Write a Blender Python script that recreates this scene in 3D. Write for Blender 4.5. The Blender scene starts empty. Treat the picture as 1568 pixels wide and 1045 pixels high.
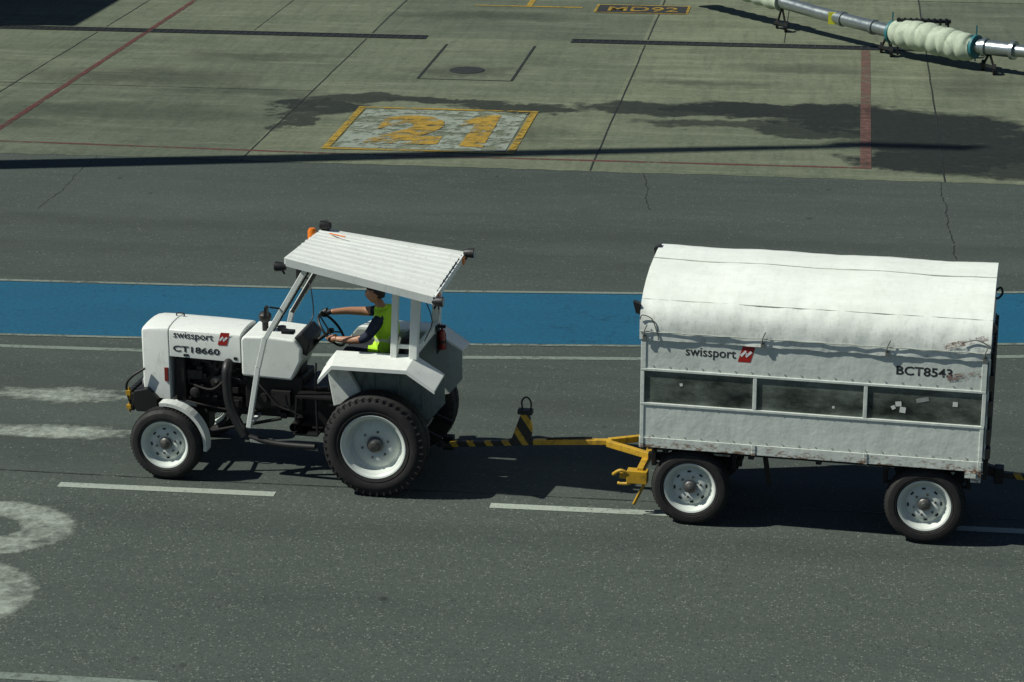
import bpy, bmesh, math, random
from mathutils import Vector, Matrix
from mathutils import noise as mn
random.seed(7)
R=math.radians
scene=bpy.context.scene
# ------------------------------------------------------------------ materials
def new_mat(name):
    m=bpy.data.materials.new(name); m.use_nodes=True
    nt=m.node_tree; nt.nodes.clear()
    out=nt.nodes.new("ShaderNodeOutputMaterial")
    b=nt.nodes.new("ShaderNodeBsdfPrincipled")
    nt.links.new(b.outputs[0],out.inputs[0])
    return m,nt,b,out
def N(nt,t,**kw):
    n=nt.nodes.new(t)
    for k,v in kw.items(): setattr(n,k,v)
    return n
def setv(sock_owner,name,val):
    sock_owner.inputs[name].default_value=val
def noise(nt,vec,scale,detail=4,rough=.6,dist=0):
    n=N(nt,"ShaderNodeTexNoise"); setv(n,"Scale",scale);setv(n,"Detail",detail);setv(n,"Roughness",rough);setv(n,"Distortion",dist)
    if vec is not None: nt.links.new(vec,n.inputs["Vector"])
    return n.outputs["Fac"]
def ramp(nt,fac,a,b,ca=0.0,cb=1.0):
    n=N(nt,"ShaderNodeMapRange",clamp=True)
    n.inputs[1].default_value=a;n.inputs[2].default_value=b;n.inputs[3].default_value=ca;n.inputs[4].default_value=cb
    nt.links.new(fac,n.inputs[0]); return n.outputs[0]
def mixc(nt,fac,a,b,mode='MIX'):
    n=N(nt,"ShaderNodeMix",data_type='RGBA',blend_type=mode)
    for i,v in ((0,fac),(6,a),(7,b)):
        if hasattr(v,"links"): nt.links.new(v,n.inputs[i])
        elif isinstance(v,(int,float)): n.inputs[i].default_value=v
        else: n.inputs[i].default_value=(v[0],v[1],v[2],1)
    return n.outputs[2]
def mth(nt,op,a,b=None,clamp=False):
    n=N(nt,"ShaderNodeMath",operation=op,use_clamp=clamp)
    for i,v in ((0,a),(1,b)):
        if v is None: continue
        if hasattr(v,"links"): nt.links.new(v,n.inputs[i])
        else: n.inputs[i].default_value=v
    return n.outputs[0]
def mapping(nt,vec,scale=(1,1,1),loc=(0,0,0),rot=(0,0,0)):
    n=N(nt,"ShaderNodeMapping"); n.inputs["Scale"].default_value=scale;n.inputs["Location"].default_value=loc;n.inputs["Rotation"].default_value=rot
    nt.links.new(vec,n.inputs["Vector"]); return n.outputs[0]
def bump(nt,b,h,strength,dist=.01):
    n=N(nt,"ShaderNodeBump"); setv(n,"Strength",strength);setv(n,"Distance",dist)
    nt.links.new(h,n.inputs["Height"]); nt.links.new(n.outputs[0],b.inputs["Normal"])
def objc(nt): return N(nt,"ShaderNodeTexCoord").outputs["Object"]

def simple(name,col,rough=.5,metal=0,var=.25,scale=6,dirt=None,dirt_amt=.0,bmp=0):
    m,nt,b,_=new_mat(name); v=objc(nt)
    n=noise(nt,v,scale,5,.65)
    c2=tuple(max(0,c*(1-var)) for c in col)
    c=mixc(nt,ramp(nt,n,.3,.7),c2,col)
    if dirt:
        d=noise(nt,mapping(nt,v,(1.5,1.5,.7)),9,6,.75)
        c=mixc(nt,ramp(nt,d,.62-dirt_amt*.2,.78,0,min(1,dirt_amt*1.6)),c,dirt)
    nt.links.new(c,b.inputs["Base Color"]); setv(b,"Roughness",rough); setv(b,"Metallic",metal)
    nt.links.new(ramp(nt,n,.3,.7,min(1,rough+.12),max(.05,rough-.08)),b.inputs["Roughness"])
    if bmp: bump(nt,b,noise(nt,v,40,4),bmp,.005)
    return m
WHITE=(.76,.80,.75)
M={}
M['white']=simple('white_paint',WHITE,.38,0,.10,4,(.33,.32,.26),.36)
M['white2']=simple('white_paint_worn',(.66,.70,.65),.5,0,.15,7,(.22,.20,.16),.5)
M['grey']=simple('grey_paint',(.30,.33,.31),.5,0,.25,8,(.1,.09,.07),.5)
M['black']=simple('black_rubber_plastic',(.010,.011,.011),.5,0,.4,20)
M['engine']=simple('greasy_iron',(.012,.012,.0115),.5,.2,.6,14,(.038,.032,.022),.4)
M['engine2']=simple('cast_aluminium_dirty',(.034,.034,.032),.5,.4,.5,14,(.015,.012,.01),.6)
M['tyre']=simple('tyre_rubber',(.015,.015,.014),.8,0,.35,9,(.042,.040,.034),.4,.3)
M['rim']=simple('rim_paint',(.62,.67,.62),.42,0,.08,5,(.30,.28,.23),.28)
M['hub']=simple('hub_metal',(.16,.16,.15),.45,.6,.5,18,(.04,.03,.02),.6)
M['yellow']=simple('yellow_paint',(.52,.31,.02),.45,0,.25,8,(.07,.05,.025),.65)
M['orange']=simple('amber_lens',(.75,.19,.01),.15,0,.1,8)
M['red']=simple('red_paint',(.40,.02,.015),.35,0,.15,8)
M['dkred']=simple('red_lens',(.20,.018,.014),.25,0,.15,8)
M['ink']=simple('black_lettering',(.02,.022,.025),.5,0,.2,30)
M['logowhite']=simple('white_vinyl',(.8,.8,.8),.4,0,.05,30)
M['steel']=simple('galvanised_steel',(.42,.48,.48),.3,.85,.3,5,(.15,.15,.13),.4)
M['glassl']=simple('lamp_glass',(.5,.52,.5),.1,.3,.1,5)
M['inner']=simple('inner_panel_shaded',(.20,.24,.215),.5,0,.35,5,(.05,.05,.04),.6)  # shade under the near fender is put into this darker panel colour
M['inner2']=simple('fender_inner_paint',(.42,.48,.45),.5,0,.2,5,(.12,.12,.1),.4)  # unshaded copy of the inner panel colour, for the far fender
M['vest']=simple('hi_vis_cloth',(.45,.78,.03),.8,0,.15,14)
M['vestband']=simple('reflective_band',(.55,.60,.45),.4,.2,.1,14)
M['navy']=simple('navy_cloth',(.010,.018,.045),.85,0,.4,16)
M['trouser']=simple('dark_trousers',(.014,.018,.028),.85,0,.4,16)
M['skin']=simple('skin',(.38,.19,.11),.5,0,.1,18)
M['hair']=simple('dark_hair',(.012,.009,.008),.6,0,.4,60)
M['shoe']=simple('black_leather',(.015,.014,.014),.4,0,.3,20)
M['teal']=simple('teal_strap',(.02,.16,.18),.5,0,.2,10)
M['hose']=simple('duct_fabric',(.42,.50,.38),.75,0,.25,6,(.12,.13,.09),.5)
M['tagy']=simple('yellow_tag',(.75,.75,.05),.5,0,.1,6)
M['mast']=simple('mast_steel',(.4,.41,.42),.45,.6,.2,1)
M['wall']=simple('facade_render',(.42,.42,.40),.8,0,.15,.8)
M['frame']=simple('window_frame',(.12,.12,.13),.4,.4,.1,4)
M['bagA']=simple('luggage_grey',(.16,.17,.18),.6,0,.3,8)
M['bagB']=simple('luggage_blue',(.05,.09,.17),.6,0,.3,8)
M['bagC']=simple('luggage_maroon',(.16,.04,.04),.6,0,.3,8)

def paint(name,col,wear=.5,scale=14,big=1.2,soft=.08,rough=.6,fade=False):
    """worn thermoplastic paint: bare pavement shows where it has gone"""
    m,nt,b,out=new_mat(name)
    pos=N(nt,"ShaderNodeNewGeometry").outputs["Position"]
    n1=noise(nt,pos,scale,6,.7); n2=noise(nt,mapping(nt,pos,(.6,1.4,1)),big,4,.6)
    s=mth(nt,'ADD',mth(nt,'MULTIPLY',n1,.6),mth(nt,'MULTIPLY',n2,.4))
    if fade:
        at=N(nt,"ShaderNodeAttribute",attribute_name='fade').outputs["Fac"]
        s=mth(nt,'ADD',s,mth(nt,'MULTIPLY',mth(nt,'SUBTRACT',at,1.0),.28))
    t=.34+.28*wear
    f=ramp(nt,s,t-soft,t+soft)
    if fade: f=mth(nt,'MULTIPLY',f,ramp(nt,at,0,.2))
    c=mixc(nt,ramp(nt,noise(nt,pos,scale*2.3,4,.7),.3,.7),tuple(x*.62 for x in col),col)
    c=mixc(nt,ramp(nt,noise(nt,mapping(nt,pos,(.4,1,1)),1.1,4,.6),.35,.7,.35,0),c,tuple(x*.5 for x in col))
    nt.links.new(c,b.inputs["Base Color"]); setv(b,"Roughness",rough)
    tr=N(nt,"ShaderNodeBsdfTransparent"); mx=N(nt,"ShaderNodeMixShader")
    nt.links.new(f,mx.inputs[0]);nt.links.new(tr.outputs[0],mx.inputs[1]);nt.links.new(b.outputs[0],mx.inputs[2]);nt.links.new(mx.outputs[0],out.inputs[0])
    return m
M['p_white']=paint('road_paint_white',(.42,.48,.41),.2,16)
M['p_line']=paint('road_paint_thin',(.22,.27,.225),.25,10)
M['p_blue']=paint('road_paint_blue',(.006,.110,.200),-.02,7,.8,.09)
M['p_red']=paint('road_paint_red',(.15,.045,.04),.42,9,1,.12)
M['p_redf']=paint('road_paint_red_faded',(.20,.10,.08),.5,6,.8,.14)
M['p_yel']=paint('apron_paint_yellow',(.42,.28,.03),.40,6,1.5,.07)
M['p_yel2']=paint('apron_numeral_yellow',(.42,.27,.03),.48,3.5,1.6,.05)
M['p_field']=paint('apron_paint_field',(.31,.36,.29),.50,4.0,1.5,.04)
M['p_dark']=paint('apron_paint_black',(.03,.032,.03),.2,8)
M['p_worn']=paint('road_paint_worn',(.34,.39,.33),.33,7,1.6,.12,.7,True)

# asphalt
def asphalt():
    m,nt,b,_=new_mat('asphalt'); pos=N(nt,"ShaderNodeNewGeometry").outputs["Position"]
    sep=N(nt,"ShaderNodeSeparateXYZ"); nt.links.new(pos,sep.inputs[0]); Y=sep.outputs[1]
    big=noise(nt,mapping(nt,pos,(.12,.5,1)),1.0,5,.6)
    mid=noise(nt,mapping(nt,pos,(.4,1.5,1)),2.2,6,.7)
    c=mixc(nt,ramp(nt,big,.3,.7),(.038,.050,.045),(.060,.075,.066))
    c=mixc(nt,ramp(nt,mid,.35,.75,0,.5),c,(.073,.089,.077))
    near=ramp(nt,mth(nt,'ADD',Y,mth(nt,'MULTIPLY',noise(nt,pos,.8,3),.5)),24.5,25.0,1,0)
    c=mixc(nt,mth(nt,'MULTIPLY',near,.25),c,(.078,.096,.083))
    gr=noise(nt,pos,17,6,.85)
    c=mixc(nt,ramp(nt,gr,.28,.5,.5,0),c,(.025,.032,.029))
    c=mixc(nt,ramp(nt,gr,.52,.75,0,.4),c,(.12,.14,.12))
    clus=noise(nt,mapping(nt,pos,(.8,1.2,1)),3.2,5,.75)
    for sc,off,lo,hi,am,col in ((37,0,.84,.90,.55,(.24,.275,.225)),(61,5,.80,.88,.5,(.22,.25,.21)),(34,11,.84,.88,.6,(.016,.020,.019))):
        vo=N(nt,"ShaderNodeTexVoronoi"); setv(vo,"Scale",sc); nt.links.new(mapping(nt,pos,(1,.8,1),(off,off*.7,0)),vo.inputs["Vector"])
        sel=N(nt,"ShaderNodeSeparateColor"); nt.links.new(vo.outputs["Color"],sel.inputs[0])
        thr=mth(nt,'ADD',sel.outputs[0],mth(nt,'MULTIPLY',mth(nt,'SUBTRACT',near,1),.10))
        thr=mth(nt,'ADD',thr,mth(nt,'MULTIPLY',mth(nt,'SUBTRACT',clus,.5),.6))
        d=mth(nt,'MULTIPLY',ramp(nt,vo.outputs["Distance"],.2,.5,1,0),ramp(nt,thr,lo,hi,0,am))
        c=mixc(nt,d,c,col)
    vo=N(nt,"ShaderNodeTexVoronoi"); setv(vo,"Scale",1.3); nt.links.new(mapping(nt,pos,(1,.8,1)),vo.inputs["Vector"])
    sel=N(nt,"ShaderNodeSeparateColor"); nt.links.new(vo.outputs["Color"],sel.inputs[0])
    d=mth(nt,'MULTIPLY',ramp(nt,vo.outputs["Distance"],.03,.075,1,0),ramp(nt,sel.outputs[0],.5,.55))
    c=mixc(nt,mth(nt,'MULTIPLY',d,.7),c,(.016,.019,.017))
    for yy,ww,aa in ((25.9,.45,.25),(23.4,.4,.2),(27.6,.5,.25),(35.4,.5,.25),(33.9,.5,.2),(37.6,.7,.15),(21.4,.5,.12)):
        k=ramp(nt,mth(nt,'ABSOLUTE',mth(nt,'SUBTRACT',mth(nt,'ADD',Y,mth(nt,'MULTIPLY',big,.6)),yy+.3)),.1,ww,aa,0)
        c=mixc(nt,k,c,(.028,.036,.033))
    nt.links.new(c,b.inputs["Base Color"]); setv(b,"Roughness",.85)
    setv(b,"Specular IOR Level",.25)
    bump(nt,b,noise(nt,pos,34,3,.8),.5,.006)
    return m
M['asphalt']=asphalt()

STAINS=[(-9.45,44.2,.8,.8,.95),(-9.8,43.0,.4,.9,.85),(-8.8,45.0,1.1,.35,.85),(-7.5,44.85,1.2,.32,.9),(-5.9,44.4,1.2,.45,.9),
 (-3.0,44.75,1.9,.5,.9),(-.8,44.9,2.6,.7,1),(-1.9,43.6,1.6,.4,.8),(1.3,44.0,2.4,1.2,1),(2.4,42.8,2.3,1.4,1),(1.8,41.3,1.5,1.1,1),(4.4,42.2,2.5,1.2,1),(3.4,40.6,1.4,.7,.9),(-.2,43.3,1.2,.6,.9),
 (-7.35,47.9,1.2,.7,.5),(-13.5,46.5,2.6,.9,.5),(-13.0,43.2,3.6,.9,.45),(-7.6,54.2,2.4,.7,.5),(-2.6,47.2,1.6,.5,.45),(-11.3,45.3,1.8,.5,.45),(-5.3,42.3,.5,1.0,.3),(2.6,47.8,1.1,1.6,.35),(-12.0,48.8,2.0,.5,.35),(-.6,48.9,1.8,.6,.4),(-15.5,42.0,2,.5,.4)]
def concrete():
    m,nt,b,_=new_mat('concrete'); pos=N(nt,"ShaderNodeNewGeometry").outputs["Position"]
    big=noise(nt,mapping(nt,pos,(.5,1,1)),.6,5,.65)
    c=mixc(nt,ramp(nt,big,.3,.7),(.090,.110,.078),(.142,.162,.117))
    sw=noise(nt,mapping(nt,pos,(3.2,.35,1),(0,0,0),(0,0,R(12))),1.6,5,.7)
    c=mixc(nt,ramp(nt,sw,.35,.55,.4,0),c,(.060,.074,.054))
    st=noise(nt,mapping(nt,pos,(.22,1.5,1)),1.8,6,.72)
    c=mixc(nt,ramp(nt,st,.52,.72,0,.6),c,(.215,.235,.175))
    c=mixc(nt,ramp(nt,st,.28,.46,.6,0),c,(.058,.070,.052))
    fn=noise(nt,pos,8,7,.85)
    c=mixc(nt,ramp(nt,fn,.52,.72,0,.55),c,(.25,.265,.20))
    c=mixc(nt,ramp(nt,fn,.28,.46,.65,0),c,(.048,.058,.045))
    br=N(nt,"ShaderNodeTexBrick"); br.offset=0
    setv(br,"Scale",1);setv(br,"Brick Width",5.95);setv(br,"Row Height",5.85);setv(br,"Mortar Size",0.0)
    br.inputs["Color1"].default_value=(.78,.81,.79,1);br.inputs["Color2"].default_value=(1.12,1.10,1.0,1)
    nt.links.new(mapping(nt,pos,(1,1,1),(-1.86+5.95*8,-39.65,0)),br.inputs["Vector"])
    c=mixc(nt,1.0,c,br.outputs["Color"],'MULTIPLY')
    wn=N(nt,"ShaderNodeTexNoise"); setv(wn,"Scale",1.2);setv(wn,"Detail",6);setv(wn,"Roughness",.65); nt.links.new(pos,wn.inputs["Vector"])
    vs=N(nt,"ShaderNodeVectorMath",operation='SUBTRACT'); nt.links.new(wn.outputs["Color"],vs.inputs[0]); vs.inputs[1].default_value=(.5,.5,.5)
    vm=N(nt,"ShaderNodeVectorMath",operation='MULTIPLY'); nt.links.new(vs.outputs[0],vm.inputs[0]); vm.inputs[1].default_value=(2.4,1.6,0)
    va=N(nt,"ShaderNodeVectorMath",operation='ADD'); nt.links.new(vm.outputs[0],va.inputs[0]); nt.links.new(pos,va.inputs[1])
    acc=None
    for (x,y,rx,ry,s) in STAINS:
        v=mapping(nt,va.outputs[0],(1/rx,1/ry,0),(-x/rx,-y/ry,0))
        ln=N(nt,"ShaderNodeVectorMath",operation='LENGTH'); nt.links.new(v,ln.inputs[0])
        k=ramp(nt,ln.outputs["Value"],.85 if s>.6 else .4,1.12,s,0)
        acc=k if acc is None else mth(nt,'MAXIMUM',acc,k)
    dry=ramp(nt,noise(nt,mapping(nt,pos,(.7,1.5,1)),2.0,6,.75),.58,.70,0,.35)
    fac=mth(nt,'MULTIPLY',acc,mth(nt,'SUBTRACT',.97,dry))
    c=mixc(nt,fac,c,mixc(nt,ramp(nt,fn,.4,.7),(.008,.012,.010),(.020,.025,.020)))
    nt.links.new(c,b.inputs["Base Color"])
    nt.links.new(ramp(nt,acc,.6,1,.85,.7),b.inputs["Roughness"]); setv(b,"Specular IOR Level",.25)
    bump(nt,b,fn,.35,.006)
    return m
M['concrete']=concrete()

def tarp():
    m,nt,b,_=new_mat('roof_cover_white'); v=objc(nt)
    a=noise(nt,mapping(nt,v,(.5,1.5,1.5)),2,6,.7)
    c=mixc(nt,ramp(nt,a,.35,.7),(.66,.71,.65),(.78,.82,.77))
    d=noise(nt,mapping(nt,v,(2,1,1)),9,7,.8)
    sp=N(nt,"ShaderNodeSeparateXYZ"); nt.links.new(v,sp.inputs[0])
    lowm=ramp(nt,sp.outputs[2],2.05,2.5,1,.22)
    c=mixc(nt,mth(nt,'MULTIPLY',ramp(nt,d,.50,.70,0,.8),lowm),c,(.30,.30,.23))
    st=noise(nt,mapping(nt,v,(7,.6,.6)),2.2,6,.8)
    c=mixc(nt,ramp(nt,st,.58,.75,0,.28),c,(.42,.43,.37))
    nt.links.new(c,b.inputs["Base Color"]); setv(b,"Roughness",.6)
    bump(nt,b,noise(nt,mapping(nt,v,(1,2,2)),3.0,5,.6),.22,.025)
    return m
M['tarp']=tarp()
def side_paint():
    m,nt,b,_=new_mat('trailer_side_paint'); v=objc(nt)
    st=noise(nt,mapping(nt,v,(2.2,2.2,.5)),3.0,6,.7)
    c=mixc(nt,ramp(nt,st,.3,.75),(.52,.57,.52),(.68,.73,.67))
    d=noise(nt,mapping(nt,v,(1,1,1.4)),8,7,.8)
    c=mixc(nt,ramp(nt,d,.58,.76,0,.6),c,(.25,.25,.19))
    sc=noise(nt,mapping(nt,v,(1,1,14)),3,6,.8)
    c=mixc(nt,ramp(nt,sc,.62,.72,0,.4),c,(.32,.32,.27))
    sp=N(nt,"ShaderNodeSeparateXYZ"); nt.links.new(v,sp.inputs[0])
    low=ramp(nt,sp.outputs[2],.84,1.12,1,0)
    rn=ramp(nt,mth(nt,'MULTIPLY',noise(nt,mapping(nt,v,(1,1,2)),10,7,.8),mth(nt,'ADD',mth(nt,'MULTIPLY',low,.35),.82)),.56,.64)
    c=mixc(nt,mth(nt,'MULTIPLY',rn,low),c,(.16,.075,.035))
    nt.links.new(c,b.inputs["Base Color"]); setv(b,"Roughness",.5)
    bump(nt,b,noise(nt,mapping(nt,v,(1.5,1,1.5)),2.5,3),.35,.03)
    return m
M['side']=side_paint()
def dirty_glass():
    m,nt,b,out=new_mat('dirty_window_sheet'); v=objc(nt)
    a=noise(nt,mapping(nt,v,(1.0,1,2.0)),1.6,6,.65)
    c=mixc(nt,ramp(nt,a,.35,.7),(.07,.085,.075),(.22,.26,.225))
    d=noise(nt,v,26,6,.8)
    c=mixc(nt,ramp(nt,d,.6,.8,0,.6),c,(.32,.35,.30))
    nt.links.new(c,b.inputs["Base Color"]); setv(b,"Roughness",.2)
    tr=N(nt,"ShaderNodeBsdfTransparent"); tr.inputs[0].default_value=(.8,.85,.8,1); mx=N(nt,"ShaderNodeMixShader")
    sp=N(nt,"ShaderNodeSeparateXYZ"); nt.links.new(v,sp.inputs[0])
    edge=mth(nt,'MAXIMUM',ramp(nt,sp.outputs[2],1.60,1.70,0,.4),ramp(nt,sp.outputs[2],1.34,1.42,.3,0))
    f=mth(nt,'ADD',ramp(nt,a,.35,.65,.18,.85),edge,True)
    nt.links.new(f,mx.inputs[0]);nt.links.new(tr.outputs[0],mx.inputs[1]);nt.links.new(b.outputs[0],mx.inputs[2]);nt.links.new(mx.outputs[0],out.inputs[0])
    return m
M['glass']=dirty_glass()

def hazard():
    m,nt,b,_=new_mat('hazard_stripes'); v=objc(nt)
    w=N(nt,"ShaderNodeTexWave",wave_type='BANDS',bands_direction='X'); setv(w,"Scale",1.8);setv(w,"Distortion",.8)
    nt.links.new(mapping(nt,v,(1,1,1),(0,0,0),(0,R(35),0)),w.inputs["Vector"])
    c=mixc(nt,ramp(nt,w.outputs["Fac"],.66,.72),(.012,.012,.011),(.46,.28,.02))
    c=mixc(nt,ramp(nt,noise(nt,v,15,6,.8),.48,.7,0,.85),c,(.03,.026,.02))
    nt.links.new(c,b.inputs["Base Color"]); setv(b,"Roughness",.5)
    return m
M['hazard']=hazard()

# ------------------------------------------------------------------ mesh helpers
def link(o,parent=None):
    scene.collection.objects.link(o)
    if parent is not None: o.parent=parent
    return o
def empty(name,loc=(0,0,0),rot=0):
    e=bpy.data.objects.new(name,None); e.location=loc; e.rotation_euler=(0,0,rot); e.empty_display_size=.3
    return link(e)
def obj(name,bm,mat,parent=None,smooth=False,bevel=0,seg=2):
    me=bpy.data.meshes.new(name)
    bmesh.ops.recalc_face_normals(bm,faces=bm.faces[:])
    bm.to_mesh(me); bm.free()
    mats=mat if isinstance(mat,(list,tuple)) else [mat]
    for mm in mats: me.materials.append(M[mm])
    o=bpy.data.objects.new(name,me)
    if smooth:
        for p in me.polygons: p.use_smooth=True
        try: me.set_sharp_from_angle(angle=R(38))
        except Exception: pass
    link(o,parent)
    if bevel:
        b=o.modifiers.new("b","BEVEL"); b.width=bevel; b.segments=seg; b.limit_method='ANGLE'; b.angle_limit=R(30)
    return o
def bx(bm,x0,x1,y0,y1,z0,z1,mi=0,mtx=None):
    vs=[bm.verts.new((x,y,z)) for x in (x0,x1) for y in (y0,y1) for z in (z0,z1)]
    fs=[(0,1,3,2),(4,6,7,5),(0,4,5,1),(2,3,7,6),(0,2,6,4),(1,5,7,3)]
    for f in fs: bm.faces.new([vs[i] for i in f]).material_index=mi
    if mtx is not None:
        for v in vs: v.co=mtx@v.co
    return vs
def prism(bm,prof,axis,a,b,mi=0):
    """prof in the two other axes, extruded from a to b on axis"""
    def P(u,w,t):
        return (u,t,w) if axis=='y' else ((t,u,w) if axis=='x' else (u,w,t))
    A=[bm.verts.new(P(u,w,a)) for u,w in prof]; B=[bm.verts.new(P(u,w,b)) for u,w in prof]
    n=len(prof)
    for i in range(n):
        j=(i+1)%n; bm.faces.new((A[i],A[j],B[j],B[i])).material_index=mi
    bm.faces.new(A).material_index=mi; bm.faces.new(B[::-1]).material_index=mi
def lathe(bm,c,prof,n=40,axis='y',mi=0,close=False):
    """prof list of (r,t) along axis"""
    rings=[]
    for r,t in prof:
        ring=[]
        for i in range(n):
            a=2*math.pi*i/n; u,w=r*math.cos(a),r*math.sin(a)
            p={'y':(c[0]+u,c[1]+t,c[2]+w),'z':(c[0]+u,c[1]+w,c[2]+t),'x':(c[0]+t,c[1]+u,c[2]+w)}[axis]
            ring.append(bm.verts.new(p))
        rings.append(ring)
    for k in range(len(rings)-1):
        for i in range(n):
            j=(i+1)%n
            bm.faces.new((rings[k][i],rings[k][j],rings[k+1][j],rings[k+1][i])).material_index=mi
    if close:
        bm.faces.new(rings[0]).material_index=mi; bm.faces.new(rings[-1][::-1]).material_index=mi
    return rings
def tube(bm,pts,r,n=10,mi=0,cap=True):
    pts=[Vector(p) for p in pts]; rr=r if isinstance(r,(list,tuple)) else [r]*len(pts)
    rings=[]
    up=None
    for i,p in enumerate(pts):
        d=(pts[min(i+1,len(pts)-1)]-pts[max(i-1,0)]).normalized()
        if up is None:
            up=Vector((0,0,1)) if abs(d.z)<.9 else Vector((0,1,0))
        s=d.cross(up).normalized(); u=s.cross(d).normalized(); up=u
        rings.append([bm.verts.new(p+(s*math.cos(2*math.pi*k/n)+u*math.sin(2*math.pi*k/n))*rr[i]) for k in range(n)])
    for k in range(len(rings)-1):
        for i in range(n):
            j=(i+1)%n; bm.faces.new((rings[k][i],rings[k][j],rings[k+1][j],rings[k+1][i])).material_index=mi
    if cap:
        bm.faces.new(rings[0]).material_index=mi; bm.faces.new(rings[-1][::-1]).material_index=mi
def smoothpath(pts,k=6):
    pts=[Vector(p) for p in pts]; out=[]
    for i in range(len(pts)-1):
        p0=pts[max(i-1,0)];p1=pts[i];p2=pts[i+1];p3=pts[min(i+2,len(pts)-1)]
        for j in range(k):
            t=j/k
            out.append(.5*((2*p1)+(-p0+p2)*t+(2*p0-5*p1+4*p2-p3)*t*t+(-p0+3*p1-3*p2+p3)*t**3))
    out.append(pts[-1]); return out
def bar(bm,p,q,w,h,mi=0):
    """rectangular bar from p to q"""
    p=Vector(p);q=Vector(q);d=(q-p);L=d.length;d.normalize()
    up=Vector((0,0,1)) if abs(d.z)<.95 else Vector((1,0,0))
    s=d.cross(up).normalized();u=s.cross(d)
    mt=Matrix(((d.x,s.x,u.x,p.x),(d.y,s.y,u.y,p.y),(d.z,s.z,u.z,p.z),(0,0,0,1)))
    bx(bm,0,L,-w/2,w/2,-h/2,h/2,mi,mt)
def sheet(name,poly,z,mat,parent=None):
    bm=bmesh.new(); bm.faces.new([bm.verts.new((x,y,z)) for x,y in poly])
    o=obj(name,bm,mat,parent)
    return o
def strip(bm,pts,w,z,off=0):
    """ribbon of width w centred on the polyline"""
    L=[];Rr=[]
    for i,(x,y) in enumerate(pts):
        a=pts[max(i-1,0)];b=pts[min(i+1,len(pts)-1)]
        dx,dy=b[0]-a[0],b[1]-a[1];l=math.hypot(dx,dy);nx,ny=-dy/l,dx/l
        L.append(bm.verts.new((x+nx*(off+w/2),y+ny*(off+w/2),z)));Rr.append(bm.verts.new((x+nx*(off-w/2),y+ny*(off-w/2),z)))
    for i in range(len(pts)-1): bm.faces.new((Rr[i],Rr[i+1],L[i+1],L[i]))
def ribbon(name,pts,w,z,mat,parent=None):
    bm=bmesh.new(); strip(bm,pts,w,z); return obj(name,bm,mat,parent)
def text_mesh(name,body,mat,parent,mtx,width,height,bold=0.0):
    c=bpy.data.curves.new(name,'FONT'); c.body=body; c.size=1; c.offset=bold; c.resolution_u=3
    t=bpy.data.objects.new(name+"_tmp",c); scene.collection.objects.link(t)
    bpy.context.view_layer.update()
    me=bpy.data.meshes.new_from_object(t.evaluated_get(bpy.context.evaluated_depsgraph_get()))
    bpy.data.objects.remove(t)
    xs=[v.co.x for v in me.vertices];ys=[v.co.y for v in me.vertices]
    x0,x1,y0,y1=min(xs),max(xs),min(ys),max(ys)
    for v in me.vertices:
        v.co=mtx@Vector(((v.co.x-x0)/(x1-x0)*width,(v.co.y-y0)/(y1-y0)*height,0))
    me.materials.clear(); me.materials.append(M[mat])
    for p in me.polygons: p.material_index=0
    o=bpy.data.objects.new(name,me); link(o,parent); return o
def side_mtx(x,y,z,slope=0):
    return Matrix.Translation((x,y,z))@Matrix.Rotation(slope,4,'Y')@Matrix.Rotation(R(90),4,'X')

# ------------------------------------------------------------------ ground
bm=bmesh.new(); S=1500
bm.faces.new([bm.verts.new(p) for p in ((-S,-S,0),(S,-S,0),(S,S,0),(-S,S,0))])
ground=obj('ground',bm,'asphalt')
bm=bmesh.new()
rr_=random.Random(5)
edge=[(-120,39.65)]+[(-20+i*.25,39.65+rr_.uniform(-.03,.03)) for i in range(160)]+[(120,39.65)]
bm.faces.new([bm.verts.new((x,y,.004)) for x,y in edge]+[bm.verts.new((120,130,.004)),bm.verts.new((-120,130,.004))])
apron=obj('concrete_apron',bm,'concrete')
M['joint']=paint('joint_sealant',(.016,.020,.016),.18,5,1,.12)
M['crack']=paint('asphalt_crack',(.02,.022,.02),.50,9,2,.1)
bm=bmesh.new()
rj=random.Random(9)
for x in (-27.8,-21.85,-15.93,-9.98,-4.0,1.86,7.8):
    strip(bm,[(x+rj.uniform(-.008,.008),39.66+i*.6) for i in range(20)],.030,.008)
    strip(bm,[(x+rj.uniform(-.008,.008),51.7+i*1.0) for i in range(40)],.030,.008)
strip(bm,[(-60,63.2),(60,63.2)],.035,.0085)
strip(bm,[(-60,57.4),(60,57.4)],.03,.0085)
strip(bm,[(-60,45.5),(-9.98,45.5)],.018,.0085)
strip(bm,[(-1.1,51.7),(-1.1,60)],.02,.0085);strip(bm,[(-12.6,51.7),(-12.6,60)],.02,.0085)
obj('expansion_joints',bm,'joint',apron)
bm=bmesh.new()
for (a,b) in (((-8.17,50.65),(-8.17,46.93)),((-8.17,46.93),(-6.3,46.93)),((-6.3,46.93),(-6.3,50.65))):
    strip(bm,[a,b],.055,.0095)
obj('inspection_slab_joint',bm,'joint',apron)
M['iron']=simple('cover_cast_iron',(.035,.040,.034),.6,.3,.4,9)
bm=bmesh.new(); rings=lathe(bm,(-7.33,47.9,0),[(.36,.010),(.33,.016),(.0001,.016)],32,'z')
obj('manhole_cover',bm,'iron',apron)
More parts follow.
